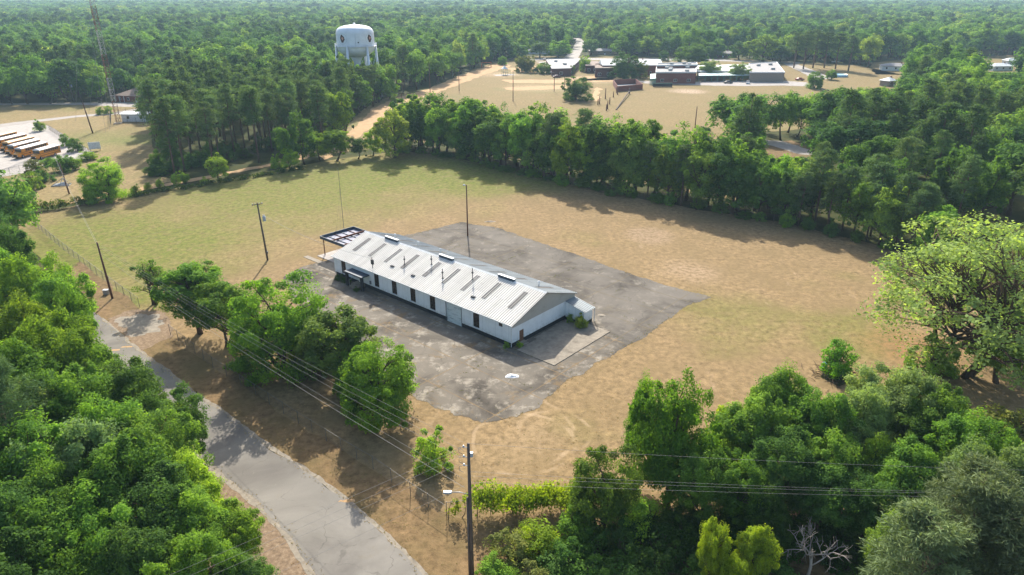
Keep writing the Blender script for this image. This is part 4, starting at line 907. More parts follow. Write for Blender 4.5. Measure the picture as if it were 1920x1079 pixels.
foliage_run('vine', 'yellow-green vine mass hanging over the fence end', GP([(895, 968), (960, 962), (1030, 958), (1095, 950)]), 3.1, 1.2, 90, .2, (.22, .30, .02), clump=.8, seed=3, dens=14)
a = G(851, 972); foliage_run('vine', 'small yellow vine tuft on the fence corner post', [(a[0]-.5, a[1]), (a[0]+.7, a[1]+.1)], 2.3, .25, 40, .18, (.22, .27, .02), clump=.4, seed=5, dens=8)
hx = [(-30, 412), (20, 404), (60, 398), (110, 392), (160, 384)]
foliage_run('hedge', 'low vine covered hedge between track and field near the bus yard', GP(hx), 2.2, 1.0, 60, .32, (.10, .14, .022), 'hedge', .8, 7, 4)
foliage_run('hedge', 'low weedy hedge along the track below the pine stand', GP([(240, 372), (300, 360), (360, 352), (430, 340), (520, 326), (570, 316)]), 1.0, 1.0, 36, .32, (.075, .115, .025), 'hedge', .6, 9)

# brush pile with a blue drum
p = G(1572, 708); e = empty('brush_pile', (p[0], p[1], 0), 0, 'dark pile of cut branches and earth round the vivid shrub', 'brush pile')
rng = np.random.default_rng(8); m = MB()
for k in range(160):
    a = rng.random()*6.28; r_ = abs(rng.normal())*1.5; L = rng.uniform(.8, 2.4); z = max(.05, .7-r_*.25)*rng.random()+.05; t = rng.random()*6.28; el = rng.normal()*.25
    c = np.array([math.cos(a)*r_*1.25, math.sin(a)*r_, z]); d = np.array([math.cos(t), math.sin(t), el])*L/2; m.tube([c-d, c+rng.normal(size=3)*.06, c+d], [.035, .03, .015], 4)
bo = m.build('branches', MAT['bark'], e); bo['kind'] = 'stuff'; m = MB(); hb = blob('earth_mound', None, None, 0, 0, 2.4, 2.0, .45, MAT['forest_floor'], 9); hb.parent = e; hb.location = (0, 0, -.02)
p = G(1545, 692); m = MB(); m.lathe([(.27, 0), (.29, .04), (.29, .3), (.31, .32), (.29, .34), (.29, .6), (.31, .62), (.29, .64), (.29, .88), (.26, .9)], 16); plain('blue_paint', lin('3f8fb0'), .5); o = m.build('drum', MAT['blue_paint'], loc=(p[0], p[1], 0)); tag(o, 'blue steel drum standing beside the brush pile', 'drum')
# ------------------------------------------------------------ water tower
WT = empty('water_tower', (0, 0, 0), 0, 'white water tower with round-shouldered tank on legs above the wood', 'water tower')
D_ = 325.0; tx = (667-CX)/FPX*(D_*math.cos(PITCH) + (CAM_H-23)*math.sin(PITCH)); WT.location = (tx, D_, 0)
plain('tank_white', lin('cdd2d6'), .55, 0, .12, .5); plain('emblem_brown', lin('4a2c22'), .6); plain('emblem_tan', lin('c08a74'), .6); plain('emblem_grey', lin('a4b2ba'), .6)
prof = [(.3, 20.2), (3.0, 20.5), (5.2, 21.4), (6.5, 22.8), (7.05, 24.0), (7.1, 24.8), (7.1, 30.2), (6.95, 31.2), (6.5, 32.1), (5.6, 32.85), (3.8, 33.45), (1.6, 33.75), (.2, 33.8)]
m = MB(); m.lathe(prof, 48); tank = m.build('tank', MAT['tank_white'], WT, True)
m = MB(); m.lathe([(7.12, 25.0), (7.9, 25.0), (7.9, 25.1), (7.12, 25.1)], 48); bal = m.build('balcony', MAT['tank_white'], WT)
m = MB()
for k in range(48): t = k*2*math.pi/48; m.tube([(7.85*math.cos(t), 7.85*math.sin(t), 25.1), (7.85*math.cos(t), 7.85*math.sin(t), 26.1)], .035, 4)
for z in (25.6, 26.1): m.tube([(7.85*math.cos(k*2*math.pi/48), 7.85*math.sin(k*2*math.pi/48), z) for k in range(49)], .035, 4)
m.build('railing', MAT['tank_white'], bal)
for k in range(6):
    t = k*math.pi/3+.28; m = MB(); m.tube([(8.6*math.cos(t), 8.6*math.sin(t), -.1), (7.25*math.cos(t), 7.25*math.sin(t), 25.6)], .48, 10); m.build('leg', MAT['tank_white'], WT, True)
m = MB(); m.lathe([(1.3, -.1), (1.3, 18.0), (1.9, 19.6), (2.4, 20.6)], 20); m.build('riser', MAT['tank_white'], WT, True)
for k in range(6):
    t = k*math.pi/3+.28; t2 = t+math.pi/3
    for z0, z1 in ((2, 12), (12, 22)):
        r_ = lambda z: 8.6-1.35*z/25.6
        m = MB(); m.tube([(r_(z0)*math.cos(t), r_(z0)*math.sin(t), z0), (r_(z1)*math.cos(t2), r_(z1)*math.sin(t2), z1)], .06, 5); m.build('brace', MAT['tank_white'], WT)
m = MB(); m.lathe([(.35, 33.7), (.35, 34.2), (.6, 34.3), (.1, 34.6)], 12); m.build('roof_vent', MAT['tank_white'], WT)
m = MB(); m.tube([(1.5, -7.3, 25), (1.5, -7.15, 29.5), (1.4, -6.2, 31.9)], .06, 5); m.build('ladder', MAT['insulator'], WT)
m = MB(); c_ = (2.45, -6.72, 26.9); m.tube([c_, (2.5, -6.86, 26.9)], .28, 10); m.build('hatch', MAT['dark_metal'], WT)
def emblem(th):
    def on(u_, z, lift): a = th+u_/7.1; return ((7.1+lift)*math.cos(a), (7.1+lift)*math.sin(a), z)
    def disc(m, u_, z, ru, rz, lift, n=14, jag=0.0, seed=0):
        rng = random.Random(seed); vv = [on(u_, z, lift)]; ff = []
        for i in range(n): t = i*2*math.pi/n; q = 1+rng.uniform(-jag, jag); vv.append(on(u_+ru*q*math.cos(t), z+rz*q*math.sin(t), lift))
        for i in range(n): ff.append((0, 1+i, 1+(i+1) % n))
        m.add(vv, ff)
    e = MB(); disc(e, 0, 28.4, 1.15, 1.45, .03, 22, .2, 4); eo = e.build('emblem', MAT['emblem_brown'], tank)
    e = MB(); disc(e, .12, 28.5, .45, .62, .05, 12, .15, 2); e.build('emblem', MAT['emblem_tan'], tank)
    e = MB()
    for i in range(26):
        t = i*2*math.pi/26
        if .30 < (t/(2*math.pi)) % .5 < .02: continue
        disc(e, 2.0*math.cos(t), 28.3+2.15*math.sin(t), .12, .16, .03, 6)
    e.build('emblem', MAT['emblem_grey'], tank)
emblem(R(-90-30)); emblem(R(-90+60)); emblem(R(90))

WT.scale = (1.16, 1.16, 1.0); WT.location.z = 0
for ch in WT.children:
    ch.location.z = -2.7

# ------------------------------------------------------------ radio mast
mb = G(222, 232); RM = empty('radio_mast', (mb[0], mb[1], 0), .3, 'tall rusty and white lattice radio mast standing in a fenced enclosure', 'mast')
plain('mast_red', lin('8a5a48'), .7); plain('mast_white', lin('b4ada6'), .7); MH = 62.0; lean = Vector((0, 0, 0)); nseg = 31; seg = MH/nseg
for k in range(nseg):
    m = MB(); z0 = k*seg; z1 = z0+seg; w_ = 1.25
    c = [Vector((w_*math.cos(t), w_*math.sin(t), 0))*.75 for t in (0, 2.094, 4.189)]
    for i in range(3):
        a, b = c[i], c[(i+1) % 3]; m.tube([a+Vector((0, 0, z0)), a+Vector((0, 0, z1))], .075, 5, cap=False); m.tube([a+Vector((0, 0, z0)), b+Vector((0, 0, z1))], .045, 4, cap=False); m.tube([a+Vector((0, 0, z1)), b+Vector((0, 0, z1))], .045, 4, cap=False)
    m.build('lattice_section', MAT['mast_red'] if (k//4) % 2 == 0 else MAT['mast_white'], RM)
for k in range(3):
    t = k*2.094+.5
    for zf, rr in ((.5, 30), (.95, 42)):
        m = MB(); m.tube([(0, 0, MH*zf), (rr*math.cos(t)*.45, rr*math.sin(t)*.45, 0)], .03, 4); m.build('guy_wire', MAT['wire'], RM)
m = MB(); m.box(-1.4, 1.4, -1.4, 1.4, -.05, .3, bev=.05); m.build('footing', MAT['concrete'], RM)

# ------------------------------------------------------------ simple buildings
plain('brick', lin('7a4a3e'), .9, 0, .25, 4); plain('brick_dark', lin('5e3d38'), .9, 0, .25, 4); plain('roof_grey', lin('8f8a86'), .85); plain('roof_white', lin('d4d6d2'), .6); plain('roof_brown', lin('7c6a5c'), .9); plain('wall_tan', lin('8e7f70'), .85)
plain('wall_white', lin('d6d8d6'), .8); plain('canopy_green', lin('6f9a86'), .6); plain('roof_green', lin('a9bdb4'), .6); plain('black_paint', lin('1e2226'), .7)
def offset_poly(pts, d):
    c = (sum(p[0] for p in pts)/len(pts), sum(p[1] for p in pts)/len(pts)); out = []
    for x, y in pts: L = math.hypot(x-c[0], y-c[1]); out.append((x+(x-c[0])/L*d, y+(y-c[1])/L*d))
    return out
def flat_building(label, pts, h, wall, roof, nwin=4, parapet=0.0, units=0, win_h=(1.0, 2.4), trim=None, name='school_building', group=None):
    """flat roofed block on a world polygon; windows on the sides that face the field"""
    o = Vector((*pts[0], 0)); q = [(x-o.x, y-o.y) for x, y in pts]; a = sum(q[i][0]*q[(i+1) % len(q)][1]-q[(i+1) % len(q)][0]*q[i][1] for i in range(len(q)))
    if a < 0: q = q[::-1]
    e = empty(name, o, 0, label, 'building', group); m = MB(); m.prism(q, -.05, h); m.build('wall', MAT[wall], e)
    m = MB(); m.prism(offset_poly(q, .5), h+.002, h+.3); rf = m.build('roof', MAT[roof], e)
    n = len(q)
    for i in range(n):
        a = Vector((*q[i], 0)); b = Vector((*q[(i+1) % n], 0)); d = (b-a); L = d.length; d /= L; nr = Vector((d.y, -d.x, 0)); rz = math.atan2(d.y, d.x)
        if parapet:
            m = MB(); m.box(0, L, -.15, .15, h+.302, h+.3+parapet); m.build('parapet', MAT[trim or roof], rf, loc=a, rot=(0, 0, rz))
        wp = Vector((a.x+b.x, a.y+b.y, 0))/2 + o
        if nr.dot(Vector((-wp.x, -wp.y, 0))) > 0 and L > 5 and nwin:
            k_ = max(1, int(L/7)) if nwin < 0 else nwin
            for j in range(k_):
                x = L*(j+.5)/k_; fw_ = MB(); fw_.box(x-.9, x+.9, -.06, .02, win_h[0], win_h[1]); wo = fw_.build('window', MAT['white_trim'], e, loc=a, rot=(0, 0, rz))
                g_ = MB(); g_.box(x-.8, x-.04, -.1, -.064, win_h[0]+.1, win_h[1]-.1); g_.box(x+.04, x+.8, -.1, -.064, win_h[0]+.1, win_h[1]-.1); g_.build('pane', MAT['glass'], wo)
    rng = random.Random(len(label))
    for k in range(units):
        cx = sum(p[0] for p in q)/n; cy = sum(p[1] for p in q)/n; i = rng.randrange(n); t = rng.uniform(.2, .7); x = cx+(q[i][0]-cx)*t; y = cy+(q[i][1]-cy)*t
        m = MB(); m.box(x-1.0, x+1.0, y-.7, y+.7, h+.3, h+1.4, bev=.06); m.build('roof_unit', MAT['galv'], rf)
    return e
def house(label, x, y, rz, L, W, hw, hr, wall, roof, hip=True, name='house', cat='house', porch=False, group=None):
    e = empty(name, (x, y, 0), rz, label, cat, group); m = MB(); m.box(-L/2, L/2, -W/2, W/2, -.05, hw); m.build('wall', MAT[wall], e)
    o_ = .5; k = (W/2 if hip else -.0); a = L/2+o_; b = W/2+o_; rx = max(.2, L/2-k) if hip else a
    m = MB(); m.add([(-a, -b, hw), (a, -b, hw), (a, b, hw), (-a, b, hw), (-rx, 0, hw+hr), (rx, 0, hw+hr), (-a, -b, hw-.15), (a, -b, hw-.15), (a, b, hw-.15), (-a, b, hw-.15)], [(0, 1, 5, 4), (2, 3, 4, 5), (1, 2, 5), (3, 0, 4), (6, 7, 1, 0), (7, 8, 2, 1), (8, 9, 3, 2), (9, 6, 0, 3), (9, 8, 7, 6)]); rf = m.build('roof', MAT[roof], e)
    m = MB(); m.box(L*.2, L*.2+.6, -.3, .3, hw+.2, hw+hr+.5); m.build('chimney', MAT['brick'], rf)
    n = max(2, int(L/4))
    for sgn in (-1, 1):
        for j in range(n):
            xx = -L/2+L*(j+.5)/n; y0 = sgn*W/2
            m = MB(); m.box(xx-.55, xx+.55, min(y0, y0+sgn*.06), max(y0, y0+sgn*.06), .9 if j != n//2 else .05, 2.1); wo = m.build('window' if j != n//2 else 'door', MAT['white_trim'], e)
            m = MB(); m.box(xx-.45, xx+.45, min(y0+sgn*.063, y0+sgn*.09), max(y0+sgn*.063, y0+sgn*.09), 1.0, 2.0); m.build('pane', MAT['glass'], wo)
    if porch:
        for xx in (-L/2-.3, -L/2+2.2, -L/2+4.5): m = MB(); m.tube([(xx, -W/2-.35, 0), (xx, -W/2-.35, hw)], .1, 6); m.build('porch_post', MAT['white_trim'], e)
    return e
def quad_px(pts, z): return GP(pts, z)
flat_building('long brick school wing with wide grey roof beside the road', quad_px([(1024, 113), (1090, 111), (1070, 129), (1035, 130)], 4), 4, 'brick_dark', 'roof_grey', -1, .0, 3)
e = house('tall brick hall with pale metal gable roof behind the round oak', *((lambda c: (c[0], c[1]))(G(1182, 117, 6.5))), .02, 34, 15, 5.6, 2.4, 'brick', 'roof_white', hip=False, name='school_hall', cat='building')
flat_building('brick block in front of the metal roofed hall', quad_px([(1116, 122), (1150, 122), (1150, 130), (1116, 130)], 4.4), 4.4, 'brick_dark', 'roof_brown', 2, .4, 1)
flat_building('brick link block beside the grass next to the school wing', quad_px([(1098, 116), (1122, 116), (1122, 124), (1098, 124)], 4), 4, 'brick_dark', 'roof_brown', 2)
flat_building('brick two bay building with white parapet bands facing the field', quad_px([(1231, 128), (1305, 127), (1305, 138), (1230, 138)], 5.2), 5.2, 'brick', 'roof_grey', 3, .5, 5, trim='white_trim')
flat_building('rear brick building with white parapet behind the two bay one', quad_px([(1233, 121), (1306, 119.5), (1307, 124), (1232, 125)], 6.5), 6.5, 'brick', 'roof_grey', 3, .5, 3, trim='white_trim')
flat_building('grey flat roofed tan gymnasium block with white fascia', quad_px([(1404, 121), (1456, 118), (1471, 138), (1406, 138)], 4.4), 4.4, 'wall_tan', 'roof_grey', 0, .35, 3, trim='white_trim')
flat_building('low white roofed classroom block behind the walkway canopy', quad_px([(1308, 124), (1404, 122), (1405, 134), (1308, 135)], 3.6), 3.6, 'wall_tan', 'roof_white', 6)
def walkway(label, pts, h):
    o = Vector((*pts[0], 0)); q = [(x-o.x, y-o.y) for x, y in pts]; e = empty('walkway_canopy', o, 0, label, 'canopy'); m = MB(); m.prism(q, h, h+.22); m.build('roof', MAT['roof_green'], e)
    for i in range(9):
        for A, B in ((0, 1), (3, 2)):
            t = i/8*.98+.01; x = q[A][0]+(q[B][0]-q[A][0])*t; y = q[A][1]+(q[B][1]-q[A][1])*t; m = MB(); m.tube([(x, y, 0), (x, y, h)], .12, 6); m.build('post', MAT['canopy_green'], e)
walkway('long green walkway canopy on posts in front of the classroom block', quad_px([(1310, 138), (1406, 137), (1406, 142), (1310, 143)], 3), 3)
walkway('short green canopy at the side of the two bay building', quad_px([(1219, 140), (1230, 139), (1230, 148), (1219, 149)], 3), 3)
# roofless brick enclosure
o = G(1152, 163); en = quad_px([(1150, 150), (1192, 148), (1205, 158), (1158, 162)], 2.6); e = empty('brick_enclosure', (en[0][0], en[0][1], 0), 0, 'roofless brick walled enclosure on the school grass', 'enclosure')
q = [Vector((x-en[0][0], y-en[0][1], 0)) for x, y in en]
for i in range(4):
    a = q[i]; b = q[(i+1) % 4]; L = (b-a).length; m = MB(); m.box(.15, L-.15, -.14, .14, -.05, 2.6); m.build('wall', MAT['brick'], e, loc=a, rot=(0, 0, math.atan2((b-a).y, (b-a).x)))
m = MB(); m.prism([(v_.x, v_.y) for v_ in q], .02, .12); m.build('floor_slab', MAT['roof_grey'], e)
# dark windscreen panel on the field
a = G(1224, 164); b = G(1260, 164); e = empty('windscreen_panel', (a[0], a[1], 0), 0, 'long black field panel with pale top rail beside the school drive', 'panel'); L = b[0]-a[0]
m = MB(); m.box(0, L, -.05, .05, .15, 1.9); m.build('panel', MAT['black_paint'], e); m = MB(); m.box(0, L, -.09, .09, 1.903, 2.05); m.build('top_rail', MAT['canopy_green'], e)
for x in (0.1, L/2, L-.1): m = MB(); m.tube([(x, .12, -.05), (x, .12, 1.9)], .06, 6); m.build('post', MAT['dark_metal'], e)
# rope course: rough timber posts and one long zip pole
for k, (px, py, ty) in enumerate(((1121, 197, 186), (1124, 196, 180), (1135, 186, 166), (1139, 205, 190), (1143, 196, 183), (1150, 183, 172), (1156, 175, 164), (1137, 208, 196), (1158, 178, 166))):
    pole(px, py, ty, 'rough dark timber post of the climbing course on the school grass', 'brown_pole', .22, group='climbing course posts', name='climbing_post')
a = G(1155, 207); b = G(1180, 176); m = MB(); m.tube([(0, 0, .15), ((b[0]-a[0])*.5, (b[1]-a[1])*.5, .7), (b[0]-a[0], b[1]-a[1], 1.2)], .28, 6); m.tube([(b[0]-a[0], b[1]-a[1], -.1), (b[0]-a[0], b[1]-a[1], 2.4)], .3, 6); o = m.build('zip_beam', MAT['wood_pole'], loc=(a[0], a[1], 0)); tag(o, 'long sloping timber beam lying beside the climbing course', 'beam')
# playground
p = G(946, 141); e = empty('playground_tower', (p[0], p[1], 0), .4, 'small playground climbing tower on a pale pad', 'playground')
for x in (-1.2, 1.2):
    for y in (-1.2, 1.2): m = MB(); m.tube([(x, y, 0), (x, y, 3.4)], .1, 6); m.build('post', MAT['canopy_green'], e)
m = MB(); m.box(-1.3, 1.3, -1.3, 1.3, 1.5, 1.65); m.build('deck', MAT['wood_pole'], e); m = MB(); m.add([(-1.6, -1.6, 3.4), (1.6, -1.6, 3.4), (1.6, 1.6, 3.4), (-1.6, 1.6, 3.4), (0, 0, 5.2)], [(0, 1, 4), (1, 2, 4), (2, 3, 4), (3, 0, 4)]); m.build('roof', MAT['roof_white'], e)
m = MB(); m.add([(1.3, -.5, 1.6), (1.3, .5, 1.6), (4.4, .5, .2), (4.4, -.5, .2), (1.3, -.5, 1.5), (1.3, .5, 1.5), (4.4, .5, .1), (4.4, -.5, .1)], [(0, 1, 2, 3), (7, 6, 5, 4), (0, 3, 7, 4), (1, 5, 6, 2)]); m.build('slide', MAT['roof_grey'], e)
m = MB(); m.box(-6, 6, -3, 3, -.05, .04); o = m.build('pad', MAT['gravel'], e)
p = G(912, 127); e = empty('swing_set', (p[0], p[1], 0), .2, 'orange swing frame near the wood edge of the school grass', 'swing'); plain('orange_paint', lin('c8603a'), .6)
for x in (-3, 3):
    for y in (-1, 1): m = MB(); m.tube([(x, y, 0), (x, 0, 3)], .12, 6); m.build('leg', MAT['orange_paint'], e)
m = MB(); m.tube([(-3.2, 0, 3), (3.2, 0, 3)], .12, 6); m.build('top_bar', MAT['orange_paint'], e)
for x in (-1.5, 1.5): m = MB(); m.box(x-.25, x+.25, -.12, .12, .5, .56); m.tube([(x-.22, 0, .55), (x-.22, 0, 3)], .02, 4); m.tube([(x+.22, 0, .55), (x+.22, 0, 3)], .02, 4); m.build('swing_seat', MAT['dark_metal'], e)

hs = [(1010, 101, 16, 8, 'wall_white', 'roof_grey', .05, 'pale house with grey roof under trees beside the straight road'), (1127, 102, 18, 9, 'wall_tan', 'roof_grey', .0, 'tan house with grey roof across the road from the school'), (1352, 107, 20, 9, 'brick', 'roof_grey', .02, 'low brick house under the big trees behind the classroom block'),
      (1676, 132, 15, 9, 'wall_white', 'roof_grey', -.3, 'white house with grey hip roof in the clearing of the right woods'), (1872, 132, 13, 7, 'wall_white', 'roof_white', .12, 'white cottage with pale roof in the far clearing'), (1906, 121, 18, 5, 'wall_white', 'roof_white', .15, 'long white mobile home behind the white cottage'), (1702, 47, 14, 9, 'wall_white', 'roof_white', 0, 'far pale house deep in the woods'), (1664, 161, 6, 5, 'wall_tan', 'roof_white', .5, 'small tan shed at the wood edge beyond the school'), (868, 10, 60, 20, 'wall_white', 'roof_white', 0, 'distant pale industrial shed on the horizon field')]
HCLR = []
for px, py, L, W, wl, rf, rz, lb in hs:
    p = G(px, py); sc = (1.0 if py > 60 else 1.0); house(lb, p[0], p[1], rz, L, W, 2.7 if L < 50 else 8, 1.5 if L < 50 else 2, wl, rf, True, 'house' if 'shed' not in lb else 'shed', 'house' if 'shed' not in lb else 'shed'); HCLR.append((p[0], p[1], L*.6+4, p[1] > 900))
p = G(268, 189); house('low brick house with wide brown hip roof at the wood edge', p[0], p[1], -.25, 17, 12, 2.8, 2.6, 'brick', 'roof_brown', True, porch=True); HCLR.append((p[0], p[1], 14, False))
p = G(262, 226); house('small white metal shed beside the radio mast enclosure', p[0], p[1], -.05, 10, 6, 2.8, .35, 'wall_white', 'roof_white', False, 'shed', 'shed')
p = G(1574, 144); m = MB(); m.lathe([(4.2, 0), (4.3, .5), (4.3, 1.2), (4.1, 1.25), (3.9, 1.1), (.2, 1.15)], 24); plain('pool_blue', lin('9cc4d8'), .3); o = m.build('pool', MAT['pool_blue'], loc=(p[0], p[1], 0), smooth=False); tag(o, 'round pale blue above-ground pool in the clearing beyond the school', 'pool')
CLEAR.append(GP([(1480, 120), (1600, 120), (1700, 150), (1690, 168), (1560, 162), (1500, 160)]))

# ------------------------------------------------------------ school buses
plain('bus_yellow', lin('d08a2c'), .45, 0, .08); plain('bus_white', lin('dcdad4'), .5, 0, .06); plain('bus_tan', lin('d8b27e'), .5, 0, .08); plain('tyre', lin('1c1c1c'), .85); plain('rim', lin('9c9c9c'), .4, .3); plain('bus_black', lin('1c1c1e'), .5)
s = NT('bus_glass'); s.done(lin('2a3238'), .12, 0, .6)
def bus(label, x, y, rz, L, roofmat, hood=True, mirror=True):
    e = empty('school_bus', (x, y, 0), rz, label, 'bus', 'school buses in the gravel yard'); Wd = 2.4; b0 = 1.5 if hood else 0.0   # x forward from the rear at 0
    m = MB(); m.box(0, L-b0, -Wd/2, Wd/2, .55, 1.75, bev=.06); body = m.build('body', MAT['bus_yellow'], e)
    m = MB(); m.box(.02, L-b0-.02, -Wd/2+.06, Wd/2-.06, 1.75, 2.55); m.build('window_band', MAT['bus_yellow'], e)
    m = MB(); m.box(0, L-b0, -Wd/2+.02, Wd/2-.02, 2.55, 2.75, bev=.06); m.add([(0.05, -Wd/2+.1, 2.75), (L-b0-.05, -Wd/2+.1, 2.75), (L-b0-.05, Wd/2-.1, 2.75), (.05, Wd/2-.1, 2.75), (.25, -.6, 2.98), (L-b0-.3, -.6, 2.98), (L-b0-.3, .6, 2.98), (.25, .6, 2.98)], [(0, 1, 5, 4), (1, 2, 6, 5), (2, 3, 7, 6), (3, 0, 4, 7), (4, 5, 6, 7)]); m.build('roof', MAT[roofmat], e)
    if hood:
        m = MB(); m.add([(L-b0, -1.05, .5), (L, -.95, .5), (L, .95, .5), (L-b0, 1.05, .5), (L-b0, -1.05, 1.72), (L-.1, -.85, 1.4), (L-.1, .85, 1.4), (L-b0, 1.05, 1.72)], [(0, 1, 5, 4), (1, 2, 6, 5), (2, 3, 7, 6), (4, 5, 6, 7), (3, 2, 1, 0)]); hd = m.build('hood', MAT['bus_yellow'], e)
        m = MB(); m.box(L-.03, L+.02, -.55, .55, .7, 1.2); m.build('grille', MAT['bus_black'], hd)
    m = MB(); m.box(L-.02, L+.16, -1.15, 1.15, .42, .68, bev=.03); m.build('bumper', MAT['bus_black'], e)
    m = MB(); m.box(L-b0-.005, L-b0+.03, -1.0, 1.0, 1.78, 2.52); m.build('windshield', MAT['bus_glass'], e)
    n = int((L-b0-1.6)/.8)
    for sgn in (-1, 1):
        for i in range(n): m = MB(); xx = .7+i*.8; y0 = sgn*(Wd/2-.06); m.box(xx, xx+.66, min(y0, y0+sgn*.03), max(y0, y0+sgn*.03), 1.86, 2.46); m.build('window', MAT['bus_glass'], e)
        for z in (1.1, 1.62): m = MB(); y0 = sgn*Wd/2; m.box(.1, L-b0-.1, min(y0, y0+sgn*.015), max(y0, y0+sgn*.015), z, z+.1); m.build('stripe', MAT['bus_black'], e)
        for xx in (2.4, L-1.6-(0 if hood else .8)):
            m = MB(); y0 = sgn*(Wd/2-.16); m.tube([(xx, y0-.16, .5), (xx, y0+.16, .5)], .5, 16); wo = m.build('wheel', MAT['tyre'], e); m = MB(); m.tube([(xx, y0+sgn*.165, .5), (xx, y0+sgn*.18, .5)], .27, 12); m.build('rim', MAT['rim'], wo)
        m = MB(); m.tube([(L+.0, sgn*.75, 1.0), (L+.05, sgn*.75, 1.0)], .14, 10); m.build('headlight', MAT['bus_white'], e)
        m = MB(); m.tube([(L-b0, sgn*1.1, 2.3), (L-b0+.7, sgn*1.4, 2.2)], .03, 4); m.box(L-b0+.6, L-b0+.68, sgn*1.4-.12, sgn*1.4+.12, 1.9, 2.35); m.build('mirror', MAT['bus_black'], e)
    return e
fr5 = G(38, 294.5); dv = Vector((.16, .987)); rz5 = math.atan2(-dv.y, -dv.x)     # buses point towards the camera side
for k, (px, py, L, rm, lb) in enumerate(((64, 302, 9.2, 'bus_white', 'short yellow school bus with white roof nearest the shrubs'), (30, 299, 11.5, 'bus_white', 'long yellow school bus with white roof beside the short bus'), (16, 293, 11.5, 'bus_white', 'yellow school bus with white roof next to a tan roofed one'), (6, 287, 11.5, 'bus_tan', 'tan roofed yellow school bus between two white roofed buses'), (-8, 281, 11.5, 'bus_white', 'yellow school bus with white roof farther along the row'), (-26, 276, 11.5, 'bus_tan', 'tan roofed yellow school bus at the end of the row'))):
    f = Vector(G(px, py)); r0 = f + dv*L; bus(lb, r0.x, r0.y, rz5, L, rm)
g_ = 'shrubs round the bus yard'
for px, py, ty, wpx, c_, lb in ((112, 302, 272, 0, '', ''), (75, 246, 223, 18, 'mid', 'upright shrub at the gate of the bus yard'), (125, 275, 250, 18, 'mid', 'shrub on the rear fence of the bus yard'), (143, 284, 258, 26, 'dark', 'round dark shrub on the rear fence of the bus yard'), (165, 300, 282, 34, 'bright', 'bright low shrub at the corner of the bus yard'),
        (120, 322, 288, 40, 'dark', 'large dark shrub beside the short bus'), (138, 318, 290, 26, 'mid', 'mid green shrub at the inner corner of the bus yard'), (93, 310, 294, 28, 'mid', 'leafy shrub in front of the short bus'), (65, 322, 298, 28, 'olive', 'olive shrub at the fence end by the buses'), (88, 340, 312, 32, 'dark', 'dark rounded shrub below the bus yard'), (62, 355, 322, 36, 'bright', 'bright rounded shrub below the bus yard'), (42, 377, 338, 40, 'bright', 'large bright shrub beside the vine hedge')):
    if lb: tree_base('shrub', lb, BS[px % 3], px, py, ty, wpx*.95, c_, cat='shrub')
tree_base('broadleaf_tree', 'full rounded bright green tree standing alone at the field corner', BB[0], 200, 374, 300, 74, 'bright')
tree_base('broadleaf_tree', 'small bright green tree on the track in front of the pine stand', BM[3], 411, 342, 288, 42, 'bright')
for px, py, ty, wpx, lb in ((545, 318, 279, 30, 'small bright tree at the far corner of the pine stand'), (520, 316, 289, 20, 'thin sapling beside the small bright tree'), (600, 300, 248, 40, 'light green tree in the clump at the field corner'), (632, 302, 244, 46, 'bushy bright tree in the clump at the field corner'), (672, 298, 258, 30, 'dark shrub between clump and tree row'), (700, 292, 240, 30, 'slim tree at the start of the tree row'), (740, 296, 205, 62, 'bright yellow-green tree at the start of the tree row'),
        (188, 215, 200, 12, 'small round bush on the lawn beside the mast'), (203, 214, 198, 14, 'larger round bush on the lawn beside the mast'), (740, 196, 176, 16, 'small round tree at the bend of the sandy track'), (270, 205, 190, 18, 'bush in front of the brown roofed house'),
        (330, 345, 322, 14, 'sapling on the track edge under the pines'), (345, 343, 320, 18, 'shrub on the track edge under the pines'), (300, 352, 333, 12, 'thin young tree on the track beyond the lone tree'), (278, 356, 342, 12, 'tiny sapling beside the lone round tree'), (385, 345, 332, 16, 'low shrub on the track beside the small tree'), (255, 365, 345, 16, 'weedy shrub beside the lone round tree')):
    tree_base('broadleaf_tree' if wpx > 28 else 'shrub', lb, BM[px % 5] if wpx > 28 else BS[px % 3], px, py, ty, wpx*1.1, 'yellow' if 'yellow' in lb else ('dark' if 'dark' in lb else 'bright'), cat='tree' if wpx > 28 else 'shrub')
for px, py, ty, w_, kd in ((606, 212, 128, 34, 'P'), (625, 208, 122, 36, 'P'), (642, 206, 119, 34, 'P'), (652, 205, 108, 30, 'P'), (668, 204, 122, 40, 'B'), (683, 203, 124, 34, 'P'), (700, 200, 122, 30, 'P'), (712, 192, 126, 40, 'B'), (648, 212, 135, 40, 'B'), (675, 212, 140, 40, 'B'), (730, 186, 122, 36, 'B')):
    tree_base('pine_tree' if kd == 'P' else 'broadleaf_tree', 'tall pine in front of the water tower legs' if kd == 'P' else 'broadleaf tree at the wood edge in front of the water tower', PM[px % 3] if kd == 'P' else BM[px % 5], px, py, ty, w_*1.1, 'pine' if kd == 'P' else 'mid', 'pines before the water tower' if kd == 'P' else 'broadleaf trees before the water tower')
